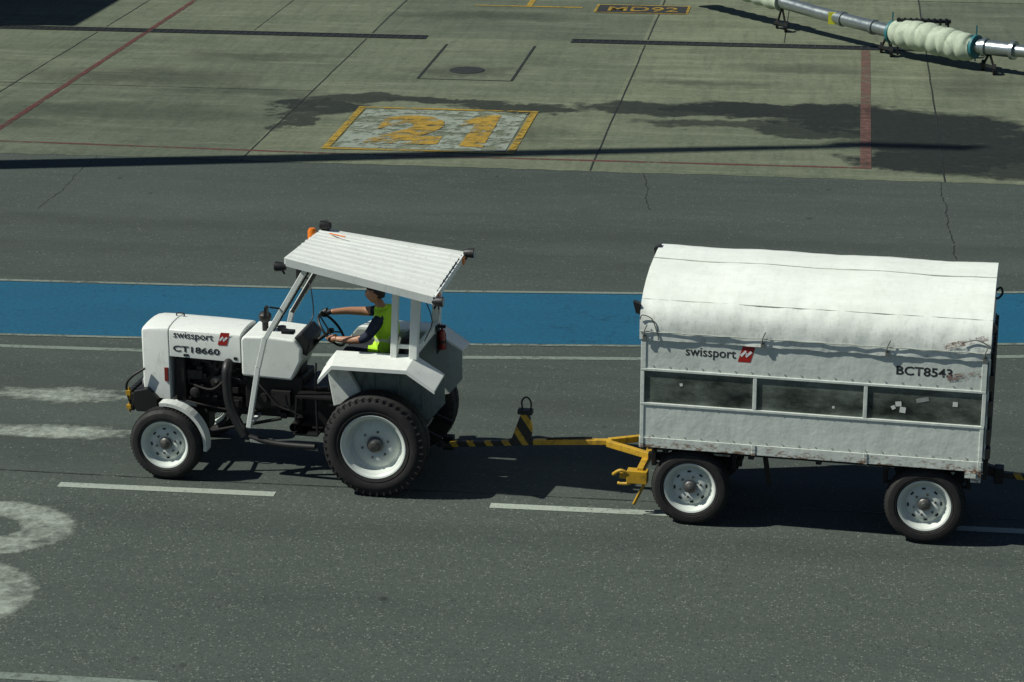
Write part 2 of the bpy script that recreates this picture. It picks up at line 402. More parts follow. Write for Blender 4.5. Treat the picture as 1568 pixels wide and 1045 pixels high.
def drain(name,x0,x1,y):
    e=empty(name)
    bm=bmesh.new(); bx(bm,x0,x1,y-.16,y+.16,.009,.012); obj('drain_channel',bm,'black',e)
    bm=bmesh.new(); n=int((x1-x0)/.16)
    for i in range(n):
        x=x0+.16*i; bx(bm,x+.02,x+.055,y-.14,y+.14,.0125,.02)
    bx(bm,x0,x1,y-.19,y-.165,.009,.022); bx(bm,x0,x1,y+.165,y+.19,.009,.022)
    obj('drain_grating',bm,'iron',e)
drain('drain_grate',-30,-8.72,51.33); drain('drain_grate',-5.6,14,51.33)
def crack(bm,a,b,n,j,w):
    pts=[];o=0
    for i in range(n+1):
        t=i/n; o=o*.75+random.uniform(-j,j); pts.append((a[0]+(b[0]-a[0])*t+o,a[1]+(b[1]-a[1])*t))
    strip(bm,pts,w,.0042)
bm=bmesh.new()
crack(bm,(1.80,39.6),(1.85,34.9),60,.02,.018); crack(bm,(-3.1,39.6),(-2.8,37.2),30,.02,.018)
crack(bm,(-12.5,39.6),(-12.3,36.0),40,.02,.012)
strip(bm,[(-20,24.62),(-9,24.64),(-6.5,24.6),(-4,24.63),(6,24.62)],.025,.0042)
obj('asphalt_cracks',bm,'crack',ground)

# ------------------------------------------------------------------ markings
road=empty('road_markings')
blueT=[(-30,31.6),(-20,31.75),(-11.60,32.01),(-9.57,32.09),(-7.39,32.18),(-5.19,32.29),(-2.56,32.54),(0.31,32.90),(2.73,33.30),(6,33.95),(14,35.9)]
blueB=[(-30,29.3),(-20,29.38),(-10.74,29.52),(-8.87,29.62),(-6.6,29.74),(-4.55,29.90),(-2.36,30.13),(0.32,30.50),(2.57,30.88),(6,31.6),(14,33.5)]
line2=[(-30,28.95),(-20,28.98),(-10.59,29.05),(-8.70,29.10),(-6.6,29.2),(-4.60,29.36),(-2.32,29.60),(0.32,29.97),(2.54,30.35),(6,31.05),(14,32.95)]
bm=bmesh.new()
A=[bm.verts.new((x,y-.06,.004)) for x,y in blueT];B=[bm.verts.new((x,y+.06,.004)) for x,y in blueB]
for i in range(len(A)-1): bm.faces.new((B[i],B[i+1],A[i+1],A[i]))
obj('blue_lane',bm,'p_blue',road)
ribbon('lane_edge_far',blueT,.09,.008,'p_line',road)
ribbon('lane_edge_near',blueB,.08,.008,'p_line',road)
ribbon('lane_line',line2,.12,.004,'p_line',road)
bm=bmesh.new()
for x in (-17.9,-13.1,-8.28,-3.49,1.35,6.1):
    strip(bm,[(x,24.28),(x+2.42,24.30)],.14,.0045)
obj('dashed_line',bm,'p_white',road)
ribbon('lower_line',[(-30,19.5),(-5.85,19.5)],.14,.0045,'p_line',road)
def blob(name,cx,cy,rx,ry,hole=None,n=40,j=.1,z=.0045):
    """worn painted figure; 'fade' attribute falls to zero on its rims"""
    bm=bmesh.new(); rows=[];f=[]
    h=hole or (0,0,.001,.001)
    steps=(0,.15,.5,.85,1) if hole else (0,.3,.6,1)
    vals=(0,.85,1,.85,0) if hole else (0,.7,1,1)
    jit=[1+random.uniform(-j,j) for _ in range(n)]
    for s,vv in zip(steps,vals):
        row=[]
        for k in range(n):
            a=2*math.pi*k/n; q=1+(jit[k]-1)*(1-s)
            ox,oy=cx+rx*math.cos(a)*q,cy+ry*math.sin(a)*q
            ix,iy=cx+h[0]+h[2]*math.cos(a),cy+h[1]+h[3]*math.sin(a)
            row.append(bm.verts.new((ox+(ix-ox)*s,oy+(iy-oy)*s,z))); f.append(vv)
        rows.append(row)
    for a_,b_ in zip(rows[:-1],rows[1:]):
        for k in range(n): bm.faces.new((a_[k],a_[(k+1)%n],b_[(k+1)%n],b_[k]))
    o=obj(name,bm,'p_worn',road)
    at=o.data.attributes.new('fade','FLOAT','POINT')
    for i,vv in enumerate(f): at.data[i].value=vv
    return o
blob('worn_numeral_ring',-8.62,22.95,.98,.80,(-.14,.02,.42,.24),j=.03)
blob('worn_numeral_lower',-8.35,21.2,.85,.95,(-.35,.02,.3,.22),j=.06)
blob('worn_smear_far',-9.2,27.25,1.1,.34,j=.2)
blob('worn_smear_mid',-8.9,25.95,1.4,.28,j=.12)
blob('worn_smear_rear',-10.6,26.5,1.0,.5,j=.12)

am=empty('apron_markings')
ribbon('red_line_along_edge',[(-30,40.45),(-14.5,40.52),(-8.6,40.35),(-3,40.42),(.66,40.47)],.10,.0085,'p_red',am)
ribbon('red_line_left',[(-14.86,40.45),(-14.88,62)],.12,.0125,'p_red',am)
ribbon('red_line_right',[(.57,40.4),(.61,51.1)],.19,.0125,'p_redf',am)
bm=bmesh.new()
for a,b in (((-8.8,44.12),(-5.42,44.12)),((-8.8,40.72),(-5.42,40.72))): strip(bm,[a,b],.12,.0165)
for a,b in (((-8.73,40.80),(-8.73,44.04)),((-5.49,40.80),(-5.49,44.04))): strip(bm,[a,b],.13,.0165)
obj('stand_number_border',bm,'p_yel',am)
sheet('stand_number_field',[(-8.62,40.82),(-5.6,40.82),(-5.6,44.02),(-8.62,44.02)],.0125,'p_field',am)
text_mesh('stand_number_left','2','p_yel2',am,Matrix.Translation((-8.15,41.2,.0205)),1.3,2.3,.07)
bm=bmesh.new()
bm.faces.new([bm.verts.new((x,y,.0205)) for x,y in ((-6.45,41.1),(-6.02,41.1),(-6.05,43.7),(-6.32,43.7),(-6.66,43.15),(-6.66,42.75),(-6.43,42.95))])
obj('stand_number_right',bm,'p_yel2',am)
ribbon('yellow_line_far',[(-8.3,55.5),(-5.8,55.5)],.13,.0125,'p_yel',am)
ribbon('yellow_line_lead',[(-7.05,55.58),(-7.05,66)],.13,.0125,'p_yel',am)
sheet('stand_label_field',[(-5.45,54.95),(-3.4,54.95),(-3.4,55.92),(-5.45,55.92)],.0125,'p_dark',am)
bm=bmesh.new()
for a,b in (((-5.5,55.95),(-3.35,55.95)),((-5.5,54.92),(-3.35,54.92))): strip(bm,[a,b],.06,.0165)
for a,b in (((-5.47,54.96),(-5.47,55.91)),((-3.38,54.96),(-3.38,55.91))): strip(bm,[a,b],.06,.0165)
obj('stand_label_border',bm,'p_yel',am)
text_mesh('stand_label_text','MD92','p_yel',am,Matrix.Translation((-5.2,55.15,.0165)),1.6,.58,.01)

# ------------------------------------------------------------------ wheels
def wheel(parent,name,cx,cz,r,y0,w,rr,side=-1,lugs=0,dish=.10):
    """side=-1: outer face toward -y (y0 is outer face), +1: outer face toward +y"""
    s=1 if side<0 else -1
    h=r-rr
    bm=bmesh.new()
    prof=[(rr,.045),(rr+.01,.015),(rr+h*.2,.004),(rr+h*.24,.010),(rr+h*.3,.002),(rr+h*.5,.0),(rr+h*.72,.006),(rr+h*.76,.014),(r-.022,.022),(r-.006,.045),(r,.08),(r,w-.08),(r-.006,w-.045),(r-.022,w-.022),(rr+h*.7,w-.008),(rr+h*.35,w),(rr,w-.03)]
    lathe(bm,(cx,y0,cz),[(a,b*s) for a,b in prof],64)
    if lugs:
        for i in range(lugs):
            a=2*math.pi*i/lugs
            for k,(ya,yb) in enumerate(((.022,w*.52),(w*.48,w-.022))):
                aa=a+(math.pi/lugs if k else 0)
                mt=Matrix.Translation((cx,y0,cz))@Matrix.Rotation(-aa,4,'Y')
                vs=bx(bm,r-.03,r+.009,min(ya*s,yb*s),max(ya*s,yb*s),-.014,.014)
                for v in vs:
                    e=abs(v.co.y)/w
                    v.co.z+=(e-.5)*(.14 if k==0 else -.14)
                    if v.co.x>r and (e<.1 or e>.9): v.co.x-=.022
                    v.co=mt@v.co
            mt=Matrix.Translation((cx,y0,cz))@Matrix.Rotation(-a-.07,4,'Y')
            bx(bm,r-.055,r-.014,.008*s,.03*s,-.008,.008,0,mt)
    else:
        for i in range(60):
            a=2*math.pi*i/60; mt=Matrix.Translation((cx,y0,cz))@Matrix.Rotation(-a,4,'Y')
            for q in range(3):
                ya=.05+q*(w-.10)/3; yb=ya+(w-.10)/3-.012
                bx(bm,r-.01,r+.004,min(ya*s,yb*s),max(ya*s,yb*s),-r*.036,r*.036,0,mt)
    obj(name+'_tyre',bm,'tyre',parent,True)
    bm=bmesh.new()
    prof=[(rr-.0,.05),(rr+.012,.02),(rr+.004,.012),(rr-.012,.018),(rr-.02,.035),(rr*.88,.05),(rr*.84,dish),(rr*.76,dish+.014),(rr*.68,dish-.008),(rr*.5,dish-.022),(rr*.34,dish-.022),(rr*.30,dish-.014),(.001,dish-.014)]
    lathe(bm,(cx,y0,cz),[(a,b*s) for a,b in prof],48)
    lathe(bm,(cx,y0,cz),[(rr*.84,(dish)*s),(rr*.9,(w-.03)*s),(rr,(w-.02)*s)],32)
    obj(name+'_rim',bm,'rim',parent,True)
    bm=bmesh.new()
    lathe(bm,(cx,y0,cz),[(rr*.25,(dish-.012)*s),(rr*.25,(dish-.04)*s),(rr*.2,(dish-.055)*s),(rr*.13,(dish-.06)*s),(rr*.11,(dish-.08)*s),(.001,(dish-.085)*s)],24)
    for i in range(6):
        a=2*math.pi*i/6+.3; x=cx+rr*.42*math.cos(a);z=cz+rr*.42*math.sin(a)
        lathe(bm,(x,y0,z),[(.012,(dish-.015)*s),(.012,(dish-.04)*s),(.001,(dish-.042)*s)],8)
    obj(name+'_hub',bm,'hub',parent,True)
    bm=bmesh.new()
    for i in range(8):
        a=2*math.pi*i/8+.1; mt=Matrix.Translation((cx,y0,cz))@Matrix.Rotation(-a,4,'Y')
        bx(bm,rr*.60,rr*.67,(dish-.014)*s,(dish-.020)*s,-rr*.07,rr*.07,0,mt)
    if not lugs: obj(name+'_slots',bm,'black',parent)
    else: bm.free()

# ------------------------------------------------------------------ tractor
T=empty('airport_tractor',(-4.776,24.346,0),R(-4))
CY=.87
wheel(T,'rear_wheel_near',0,.575,.57,0,.34,.355,-1,lugs=44,dish=.13)
wheel(T,'rear_wheel_far',0,.575,.57,1.76,.34,.355,1,lugs=44,dish=.13)
wheel(T,'front_wheel_near',-2.385,.41,.405,.05,.23,.265,-1,dish=.09)
wheel(T,'front_wheel_far',-2.385,.41,.405,1.70,.23,.265,1,dish=.09)

def loft(bm,secs,mi=0,cap=True):
    rings=[[bm.verts.new(p) for p in s] for s in secs]
    n=len(rings[0])
    for k in range(len(rings)-1):
        for i in range(n-1):
            bm.faces.new((rings[k][i],rings[k][i+1],rings[k+1][i+1],rings[k+1][i])).material_index=mi
    if cap:
        bm.faces.new(rings[0]).material_index=mi; bm.faces.new(rings[-1][::-1]).material_index=mi
def hood_sec(x,hw,zt,zb,rr=.06,crown=.02):
    p=[(x,CY-hw,zb),(x,CY-hw,zt-rr*1.1),(x,CY-hw+rr*.25,zt-rr*.4),(x,CY-hw+rr,zt-.002),(x,CY-hw*.4,zt+crown*.8),(x,CY,zt+crown)]
    q=[(x,2*CY-a[1],a[2]) for a in p[:-1]][::-1]
    return p+q
bm=bmesh.new()
loft(bm,[hood_sec(-2.79,.275,1.565,.95,.035,.012),hood_sec(-2.775,.29,1.585,.84,.045,.015),hood_sec(-2.70,.297,1.60,.79,.045),hood_sec(-2.47,.30,1.603,.76,.045)])
obj('bonnet_nose',bm,'white',T,True,.008)
bm=bmesh.new()
loft(bm,[hood_sec(-2.462,.30,1.60,1.275,.05),hood_sec(-2.0,.30,1.59,1.262,.05),hood_sec(-1.64,.30,1.575,1.25,.05)])
obj('bonnet_top',bm,'white',T,True,.006)
bm=bmesh.new()
prism(bm,[(-1.632,1.10),(-1.632,1.52),(-1.60,1.56),(-1.30,1.57),(-1.02,1.55),(-.94,1.44),(-.95,1.30),(-1.06,1.08)],'y',.56,1.18)
obj('dash_cowl',bm,'white',T,False,.035,3)
bm=bmesh.new(); prism(bm,[(-1.04,1.56),(-.95,1.62),(-.86,1.52),(-.90,1.35),(-.96,1.38)],'y',.62,1.12)
obj('instrument_panel',bm,'black',T,False,.015)
bm=bmesh.new()
bx(bm,-2.805,-2.79,CY-.2,CY+.2,1.0,1.45)
for i in range(9): bx(bm,-2.812,-2.805,CY-.19,CY+.19,1.03+i*.045,1.045+i*.045)
obj('radiator_grille',bm,'black',T)
bm=bmesh.new()
for y in (CY-.14,CY+.14): lathe(bm,(-2.83,y,.90),[(.07,.03),(.07,0),(.001,-.015)],20,'x')
obj('headlamps',bm,'glassl',T,True)
bm=bmesh.new(); bx(bm,-2.53,-2.485,CY-.313,CY-.30,.98,1.14); obj('side_reflector',bm,'dkred',T,False,.004)
bm=bmesh.new(); tube(bm,smoothpath([(-2.5,CY+.1,1.615),(-2.5,CY+.1,1.65),(-2.42,CY+.1,1.65),(-2.42,CY+.1,1.615)]),.008,8)
bx(bm,-2.30,-2.24,CY-.305,CY-.30,1.285,1.31); bx(bm,-1.72,-1.68,CY-.305,CY-.30,1.28,1.31)
lathe(bm,(-1.25,CY,1.57),[(.05,0),(.05,.035),(.001,.04)],16,'z')
obj('bonnet_fittings',bm,'black',T,True)
bm=bmesh.new()
prism(bm,[(-2.86,.62),(-2.90,.72),(-2.88,.86),(-2.72,.90),(-2.6,.78),(-2.6,.62)],'y',.5,1.24)
bx(bm,-2.95,-2.86,.60,1.14,.64,.80)
for i in range(6): bx(bm,-2.99,-2.93,.62+i*.09,.69+i*.09,.58,.84)
obj('front_weights',bm,'black',T,False,.012)
bm=bmesh.new(); bx(bm,-2.975,-2.92,.50,.54,.80,.86);bx(bm,-2.975,-2.92,.50,.54,.64,.69); tube(bm,[(-2.94,.52,.6),(-2.94,.52,.9)],.012)
obj('bumper_markers',bm,'yellow',T,False,.005)
bm=bmesh.new(); tube(bm,smoothpath([(-2.75,.54,1.12),(-2.90,.52,1.02),(-2.97,.52,.9),(-2.93,.52,.7)]),.014)
tube(bm,smoothpath([(-2.75,1.2,1.12),(-2.90,1.22,1.02),(-2.97,1.22,.9),(-2.93,1.22,.7)]),.014)
obj('guard_rods',bm,'black',T,True)
bm=bmesh.new()
bx(bm,-2.45,-1.0,CY-.13,CY+.13,.58,1.22)
bx(bm,-2.42,-2.30,CY-.26,CY+.26,.72,1.25)
bx(bm,-2.05,-1.35,CY-.20,CY+.20,1.12,1.24)
bx(bm,-1.0,.25,CY-.20,CY+.20,.45,.98)
bx(bm,-2.7,-2.1,CY-.12,CY+.12,.36,.60)
bx(bm,-.25,.25,.30,1.45,.46,.70)
bx(bm,-1.62,-.95,CY-.24,CY+.24,.70,1.10)
obj('engine_block',bm,'engine',T,False,.02)
bm=bmesh.new()
for i in range(4):
    x=-2.16+.2*i
    lathe(bm,(x,CY-.13,1.12),[(.04,0),(.045,-.05),(.03,-.07),(.001,-.07)],12)
    tube(bm,smoothpath([(x,CY-.18,1.12),(x+.02,CY-.24,1.2),(x+.05,CY-.2,1.25)]),.008,6)
lathe(bm,(-2.2,CY-.14,.85),[(.06,0),(.06,-.12),(.045,-.13),(.001,-.13)],16)
lathe(bm,(-1.95,CY-.14,.98),[(.075,0),(.075,-.09),(.02,-.1),(.001,-.12)],16)
lathe(bm,(-1.4,CY-.2,.85),[(.05,0),(.05,-.10),(.001,-.1)],14)
bx(bm,-1.86,-1.66,CY-.24,CY-.13,.68,.82)
bx(bm,-2.3,-2.12,CY-.22,CY-.13,1.0,1.1)
bx(bm,-1.3,-1.08,CY-.32,CY-.2,.78,.95)
lathe(bm,(-.98,.33,.62),[(.05,0),(.05,.3)],14,'y')
tube(bm,smoothpath([(-2.3,CY-.2,.95),(-2.0,CY-.26,.90),(-1.8,CY-.22,1.05),(-1.6,CY-.25,1.0)]),.014,8)
tube(bm,smoothpath([(-2.35,CY-.24,.75),(-2.1,CY-.28,.72),(-1.9,CY-.2,.66),(-1.5,CY-.24,.68)]),.012,8)
tube(bm,smoothpath([(-1.5,CY-.3,1.08),(-1.35,.52,.95),(-1.2,.50,.80),(-1.0,.5,.74)]),.010,8)
for i in range(34):
    x=random.uniform(-2.3,-1.0);z=random.uniform(.60,1.2);s=random.uniform(.012,.035)
    bx(bm,x-s,x+s,CY-.2-random.random()*.08,CY-.1,z-s,z+s)
obj('engine_ancillaries',bm,'engine2',T,True)
bm=bmesh.new()
lathe(bm,(-2.29,CY,1.0),[(.22,0),(.22,.02)],24,'x',close=True)
tube(bm,smoothpath([(-2.28,CY-.15,1.2),(-2.15,CY-.2,1.23),(-2.0,CY-.2,1.2)]),.03,10)
tube(bm,smoothpath([(-1.78,CY-.18,1.26),(-1.78,.50,1.20),(-1.77,.46,1.0),(-1.74,.44,.80),(-1.66,.42,.62),(-1.56,.40,.46)]),.055,14)
tube(bm,smoothpath([(-1.56,.40,.46),(-1.2,.38,.40),(-.75,.36,.40)]),.035,12)
obj('exhaust_pipe',bm,'black',T,True)
bm=bmesh.new()
lathe(bm,(-1.42,CY-.06,1.56),[(.035,0),(.035,.10),(.06,.12),(.07,.15),(.07,.19),(.04,.22),(.001,.225)],20,'z')
obj('air_cleaner_cap',bm,'black',T,True)
bm=bmesh.new()
bar(bm,(-2.385,.25,.42),(-2.385,1.5,.42),.09,.09)
bar(bm,(-2.385,.30,.34),(-2.385,.30,.56),.07,.07); bar(bm,(-2.385,1.44,.34),(-2.385,1.44,.56),.07,.07)
tube(bm,[(-2.2,.3,.40),(-2.2,1.44,.40)],.02); tube(bm,[(-2.2,.35,.44),(-1.2,.6,.62)],.02)
obj('front_axle',bm,'engine',T,False,.01)
def arc_guard(bm,cx,cz,r,a0,a1,y0,y1,n=14,th=.012,lip=.025):
    for i in range(n):
        a=a0+(a1-a0)*i/n;b=a0+(a1-a0)*(i+1)/n
        q=[(cx+rr*math.cos(t),cz+rr*math.sin(t)) for t,rr in ((a,r),(b,r),(b,r+th),(a,r+th))]
        A=[bm.verts.new((u,y0,w)) for u,w in q];B=[bm.verts.new((u,y1,w)) for u,w in q]
        for k in range(4): bm.faces.new((A[k],A[(k+1)%4],B[(k+1)%4],B[k]))
        q2=[(cx+rr*math.cos(t),cz+rr*math.sin(t)) for t,rr in ((a,r-lip),(b,r-lip),(b,r+th),(a,r+th))]
        for yy in (y0-.002,y1+.002):
            bm.faces.new([bm.verts.new((u,yy,w)) for u,w in q2])
bm=bmesh.new(); arc_guard(bm,-2.385,.41,.455,R(98),R(-8),.12,.27); arc_guard(bm,-2.385,.41,.455,R(98),R(-8),1.47,1.64)
bar(bm,(-2.3,.27,.86),(-2.2,.62,.7),.03,.03)
obj('front_mudguards',bm,'white2',T,True)
bm=bmesh.new()
bx(bm,-.98,.1,.42,.62,.93,.96);bx(bm,-.98,.1,1.12,1.32,.93,.96);bx(bm,-.95,.1,.62,1.12,.985,1.01)
bx(bm,-1.0,-.72,.36,.62,.52,.545); bar(bm,(-.99,.40,.53),(-.97,.44,.94),.03,.02);bar(bm,(-.73,.40,.53),(-.75,.44,.94),.03,.02)
tube(bm,smoothpath([(-1.1,.45,.95),(-1.05,.42,.8),(-.9,.42,.72)]),.012)
tube(bm,[(-.8,.6,.98),(-.78,.58,1.3)],.01); tube(bm,[(-.65,.62,.98),(-.6,.6,1.25)],.01)
obj('platform_and_step',bm,'engine',T,False,.004)
bm=bmesh.new(); prism(bm,[(-1.5,.40),(-1.5,.44),(-1.02,.42),(-.72,.38),(-.72,.35),(-1.05,.37)],'y',.36,.40)
obj('side_rail',bm,'grey',T,False,.006)
def fender(name,yo,yi,im):
    bm=bmesh.new()
    prof=[(-.60,1.30),(-.44,1.475),(.38,1.475),(.69,1.27)]; inn=[(-.62,1.36),(-.50,1.51),(.38,1.515),(.70,1.32)]
    sgn=1 if yi>yo else -1
    for k in range(3):
        a,b=prof[k],prof[k+1];c,d=inn[k+1],inn[k]
        top=[(a[0],yo,a[1]),(b[0],yo,b[1]),(c[0],yi,c[1]),(d[0],yi,d[1])]
        V=[bm.verts.new(p) for p in top]; W=[bm.verts.new((p[0],p[1],p[2]-.018)) for p in top]
        bm.faces.new(V);bm.faces.new(W[::-1])
        for i in range(4): bm.faces.new((V[i],V[(i+1)%4],W[(i+1)%4],W[i]))
        L=[bm.verts.new(p) for p in ((a[0],yo-sgn*.003,a[1]+.002),(b[0],yo-sgn*.003,b[1]+.002),(b[0],yo-sgn*.003,b[1]-.04),(a[0],yo-sgn*.003,a[1]-.04))]
        bm.faces.new(L)
    obj(name+'_top',bm,'white',T,False)
    bm=bmesh.new()
    prism(bm,[(-.62,1.34),(-.50,1.49),(.38,1.495),(.70,1.30),(.70,.98),(.55,.80),(.25,.72),(-.20,.74),(-.42,.80)],'y',min(yi,yi+sgn*.015),max(yi,yi+sgn*.015))
    obj(name+'_inner_panel',bm,im,T,False)
    bm=bmesh.new()
    for x in (-.1,.18,.45): bx(bm,x,x+.02,min(yi-sgn*.02,yi-sgn*.002),max(yi-sgn*.02,yi-sgn*.002),.9,1.45)
    obj(name+'_ribs',bm,im,T,False)
    bm=bmesh.new()
    prism(bm,[(-.585,1.29),(-.46,1.42),(-.40,1.42),(-.22,1.08),(-.28,.98),(-.52,.90)],'y',min(yi-sgn*.10,yi-sgn*.022),max(yi-sgn*.10,yi-sgn*.022))
    obj(name+'_brace',bm,'white2',T,False,.01)
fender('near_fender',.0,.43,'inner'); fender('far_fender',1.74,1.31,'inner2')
bm=bmesh.new()
bx(bm,-.26,.18,CY-.24,CY+.24,1.20,1.30); prism(bm,[(.10,1.3),(.16,1.62),(.22,1.64),(.22,1.3)],'y',CY-.23,CY+.23)
bx(bm,-.1,.12,CY-.15,CY+.15,1.0,1.2)
obj('driver_seat',bm,'black',T,False,.03,3)
bm=bmesh.new()
for y in (.35,1.39):
    bar(bm,(-.76,y,2.50),(-1.28,y,1.62),.05,.055); bar(bm,(-1.28,y,1.64),(-1.37,y,1.28),.05,.055); bar(bm,(-1.37,y,1.30),(-1.50,y,.58),.05,.055)
    bar(bm,(.20,y,2.36),(.16,y,1.50),.06,.07); bar(bm,(.42,y,2.33),(.38,y,1.50),.09,.09)
bar(bm,(.2,.38,1.62),(.38,.38,1.62),.02,.05)
bar(bm,(-1.50,.35,.60),(-1.50,CY-.12,.60),.04,.04); bar(bm,(-1.50,1.39,.60),(-1.50,CY+.12,.60),.04,.04)
bar(bm,(-.82,.37,2.42),(-.82,1.37,2.42),.04,.04); bar(bm,(.42,.38,2.28),(.42,1.36,2.28),.05,.05); bar(bm,(.40,.38,1.58),(.40,1.36,1.58),.05,.08)
obj('canopy_frame',bm,'white',T,False,.006)
bm=bmesh.new()
bar(bm,(-.85,1.30,2.32),(-1.26,1.30,1.64),.03,.04); bar(bm,(-.80,.45,2.38),(-1.22,.45,1.68),.02,.03)
bar(bm,(-1.1,.32,1.98),(-1.18,.22,2.02),.02,.02); bx(bm,-1.22,-1.19,.14,.22,1.93,2.04)
bar(bm,(-1.1,1.42,2.0),(-1.2,1.52,2.05),.02,.02); bx(bm,-1.25,-1.20,1.46,1.60,1.93,2.10)
bx(bm,-1.12,-.98,.42,.5,1.66,1.70)
tube(bm,smoothpath([(-1.05,1.30,2.0),(-1.0,1.2,1.95),(-.95,1.1,1.7),(-.98,1.0,1.6)]),.008,6)
obj('mirrors_and_wiper',bm,'black',T,False,.008)
bm=bmesh.new(); bar(bm,(-.80,1.36,2.40),(-1.12,1.36,1.86),.01,.05); obj('side_screen_strip',bm,'inner',T)
cx0,cx1=-.95,.66; cy0,cy1=.13,1.57
def cz(x,y):
    u=(x-cx0)/(cx1-cx0);v=(y-cy0)/(cy1-cy0)
    n=2.60+( 2.27-2.60)*u; f=2.545+(2.365-2.545)*u
    return n+(f-n)*v+.025*math.sin(math.pi*v)
bm=bmesh.new()
ys=[];nr=10
for i in range(nr):
    a=cy0+(cy1-cy0)*i/nr;b=cy0+(cy1-cy0)*(i+1)/nr;w=b-a
    ys+= [(a,0),(a+w*.10,.012),(a+w*.22,.012),(a+w*.32,0)]
ys.append((cy1,0))
xs=[cx0+(cx1-cx0)*i/14 for i in range(15)]
G=[[bm.verts.new((x,y,cz(x,y)+h+.006*mn.noise(Vector((x*3,y*3,1))))) for y,h in ys] for x in xs]
H_=[[bm.verts.new((x,y,cz(x,y)-.02)) for y,h in ys] for x in xs]
for i in range(14):
    for j in range(len(ys)-1):
        bm.faces.new((G[i][j],G[i+1][j],G[i+1][j+1],G[i][j+1])); bm.faces.new((H_[i][j],H_[i][j+1],H_[i+1][j+1],H_[i+1][j]))
obj('canopy_roof',bm,'white',T)
bm=bmesh.new()
def fascia(p,q,dp=.085):
    p=Vector(p);q=Vector(q);d=(q-p).normalized();n=Vector((-d.y,d.x,0))*.011
    V=[p+n,q+n,q+n-Vector((0,0,dp)),p+n-Vector((0,0,dp))];W=[v-2*n for v in V]
    V=[bm.verts.new(v) for v in V];W=[bm.verts.new(v) for v in W]
    bm.faces.new(V);bm.faces.new(W[::-1])
    for i in range(4): bm.faces.new((V[i],W[i],W[(i+1)%4],V[(i+1)%4]))
k=.008
fascia((cx0,cy0-.012,cz(cx0,cy0)+k),(cx1,cy0-.012,cz(cx1,cy0)+k)); fascia((cx0,cy1+.012,cz(cx0,cy1)+k),(cx1,cy1+.012,cz(cx1,cy1)+k))
fascia((cx0-.012,cy0,cz(cx0,cy0)+k),(cx0-.012,cy1,cz(cx0,cy1)+k),.07); fascia((cx1+.012,cy0,cz(cx1,cy0)+k),(cx1+.012,cy1,cz(cx1,cy1)+k),.07)
obj('canopy_fascia',bm,'white',T)
def worklamp(name,x,y,z,dirx):
    bm=bmesh.new()
    lathe(bm,(x,y,z),[(.001,-.07*dirx),(.035,-.065*dirx),(.05,-.02*dirx),(.055,.05*dirx),(.05,.055*dirx)],18,'x')
    tube(bm,[(x,y,z),(x-.05*dirx,y,z-.08)],.012)
    obj(name,bm,'black',T,True)
    bm=bmesh.new(); lathe(bm,(x,y,z),[(.05,.054*dirx),(.001,.06*dirx)],18,'x'); obj(name+'_lens',bm,'glassl',T,True)
worklamp('work_lamp_front_near',-1.03,.16,2.50,-1); worklamp('work_lamp_front_far',-.92,1.55,2.60,-1)
worklamp('work_lamp_rear_near',.71,.14,2.22,1); worklamp('work_lamp_rear_far',.74,1.52,2.38,1)
bm=bmesh.new(); lathe(bm,(-1.03,1.40,2.45),[(.055,0),(.055,.02),(.05,.03),(.05,.12),(.035,.15),(.001,.155)],20,'z'); obj('beacon_lens',bm,'orange',T,True)
bm=bmesh.new(); lathe(bm,(-1.03,1.40,2.38),[(.06,0),(.06,.07),(.05,.072)],20,'z'); bar(bm,(-1.03,1.40,2.41),(-.93,1.42,2.46),.03,.02); obj('beacon_base',bm,'black',T,True)
bm=bmesh.new(); tube(bm,[(-.80,1.30,2.58),(-.60,1.22,2.572)],.007); obj('canopy_cable_gland',bm,'orange',T)
bm=bmesh.new(); bx(bm,.685,.70,.22,.30,2.19,2.27); bx(bm,.685,.70,1.40,1.48,2.27,2.35); obj('rear_indicators',bm,'orange',T,False,.004)
bm=bmesh.new(); tube(bm,[(.70,.2,2.22),(.72,.1,2.10)],.008);tube(bm,smoothpath([(.5,.35,2.2),(.6,.3,1.95),(.5,.36,1.7)]),.006)
obj('lamp_wiring',bm,'black',T)
bm=bmesh.new(); C=Vector((-.68,CY,1.60)); u=Vector((-.64,0,.77)); w=Vector((0,-1,0)); rad=.21
pts=[C+(u*math.cos(2*math.pi*i/28)+w*math.sin(2*math.pi*i/28))*rad for i in range(29)]
tube(bm,pts,.015,8,cap=False)
for a in (0,2.1,4.2): tube(bm,[C-Vector((.77,0,.64))*.03,C+(u*math.cos(a)+w*math.sin(a))*rad],.009,6)
tube(bm,[C,C-Vector((.77,0,.64))*.30],.022,10)
lathe(bm,(-.69,CY,1.59),[(.04,-.02),(.04,.02),(.001,.025)],14,'z')
obj('steering_wheel',bm,'black',T,True)
bm=bmesh.new()
for (x,y,h) in ((-.55,.70,.3),(-.48,1.0,.28),(-.3,.62,.25)):
    tube(bm,[(x,y,1.0),(x-.06,y,1.0+h)],.008); lathe(bm,(x-.06,y,1.0+h),[(.001,-.02),(.02,0),(.001,.025)],10,'z')
obj('levers',bm,'black',T,True)
bm=bmesh.new(); lathe(bm,(.49,1.22,1.34),[(.001,0),(.045,.005),(.045,.18),(.03,.22),(.013,.23),(.013,.25),(.001,.25)],20,'z'); obj('fire_extinguisher',bm,'dkred',T,True)
bm=bmesh.new(); lathe(bm,(.49,1.22,1.42),[(.048,0),(.048,.03)],20,'z'); bx(bm,.45,.53,1.20,1.24,1.59,1.62); bx(bm,.44,.45,1.15,1.29,1.30,1.62); obj('extinguisher_bracket',bm,'black',T)
bm=bmesh.new()
bar(bm,(.15,.6,.7),(.62,.6,.5),.04,.06);bar(bm,(.15,1.14,.7),(.62,1.14,.5),.04,.06)
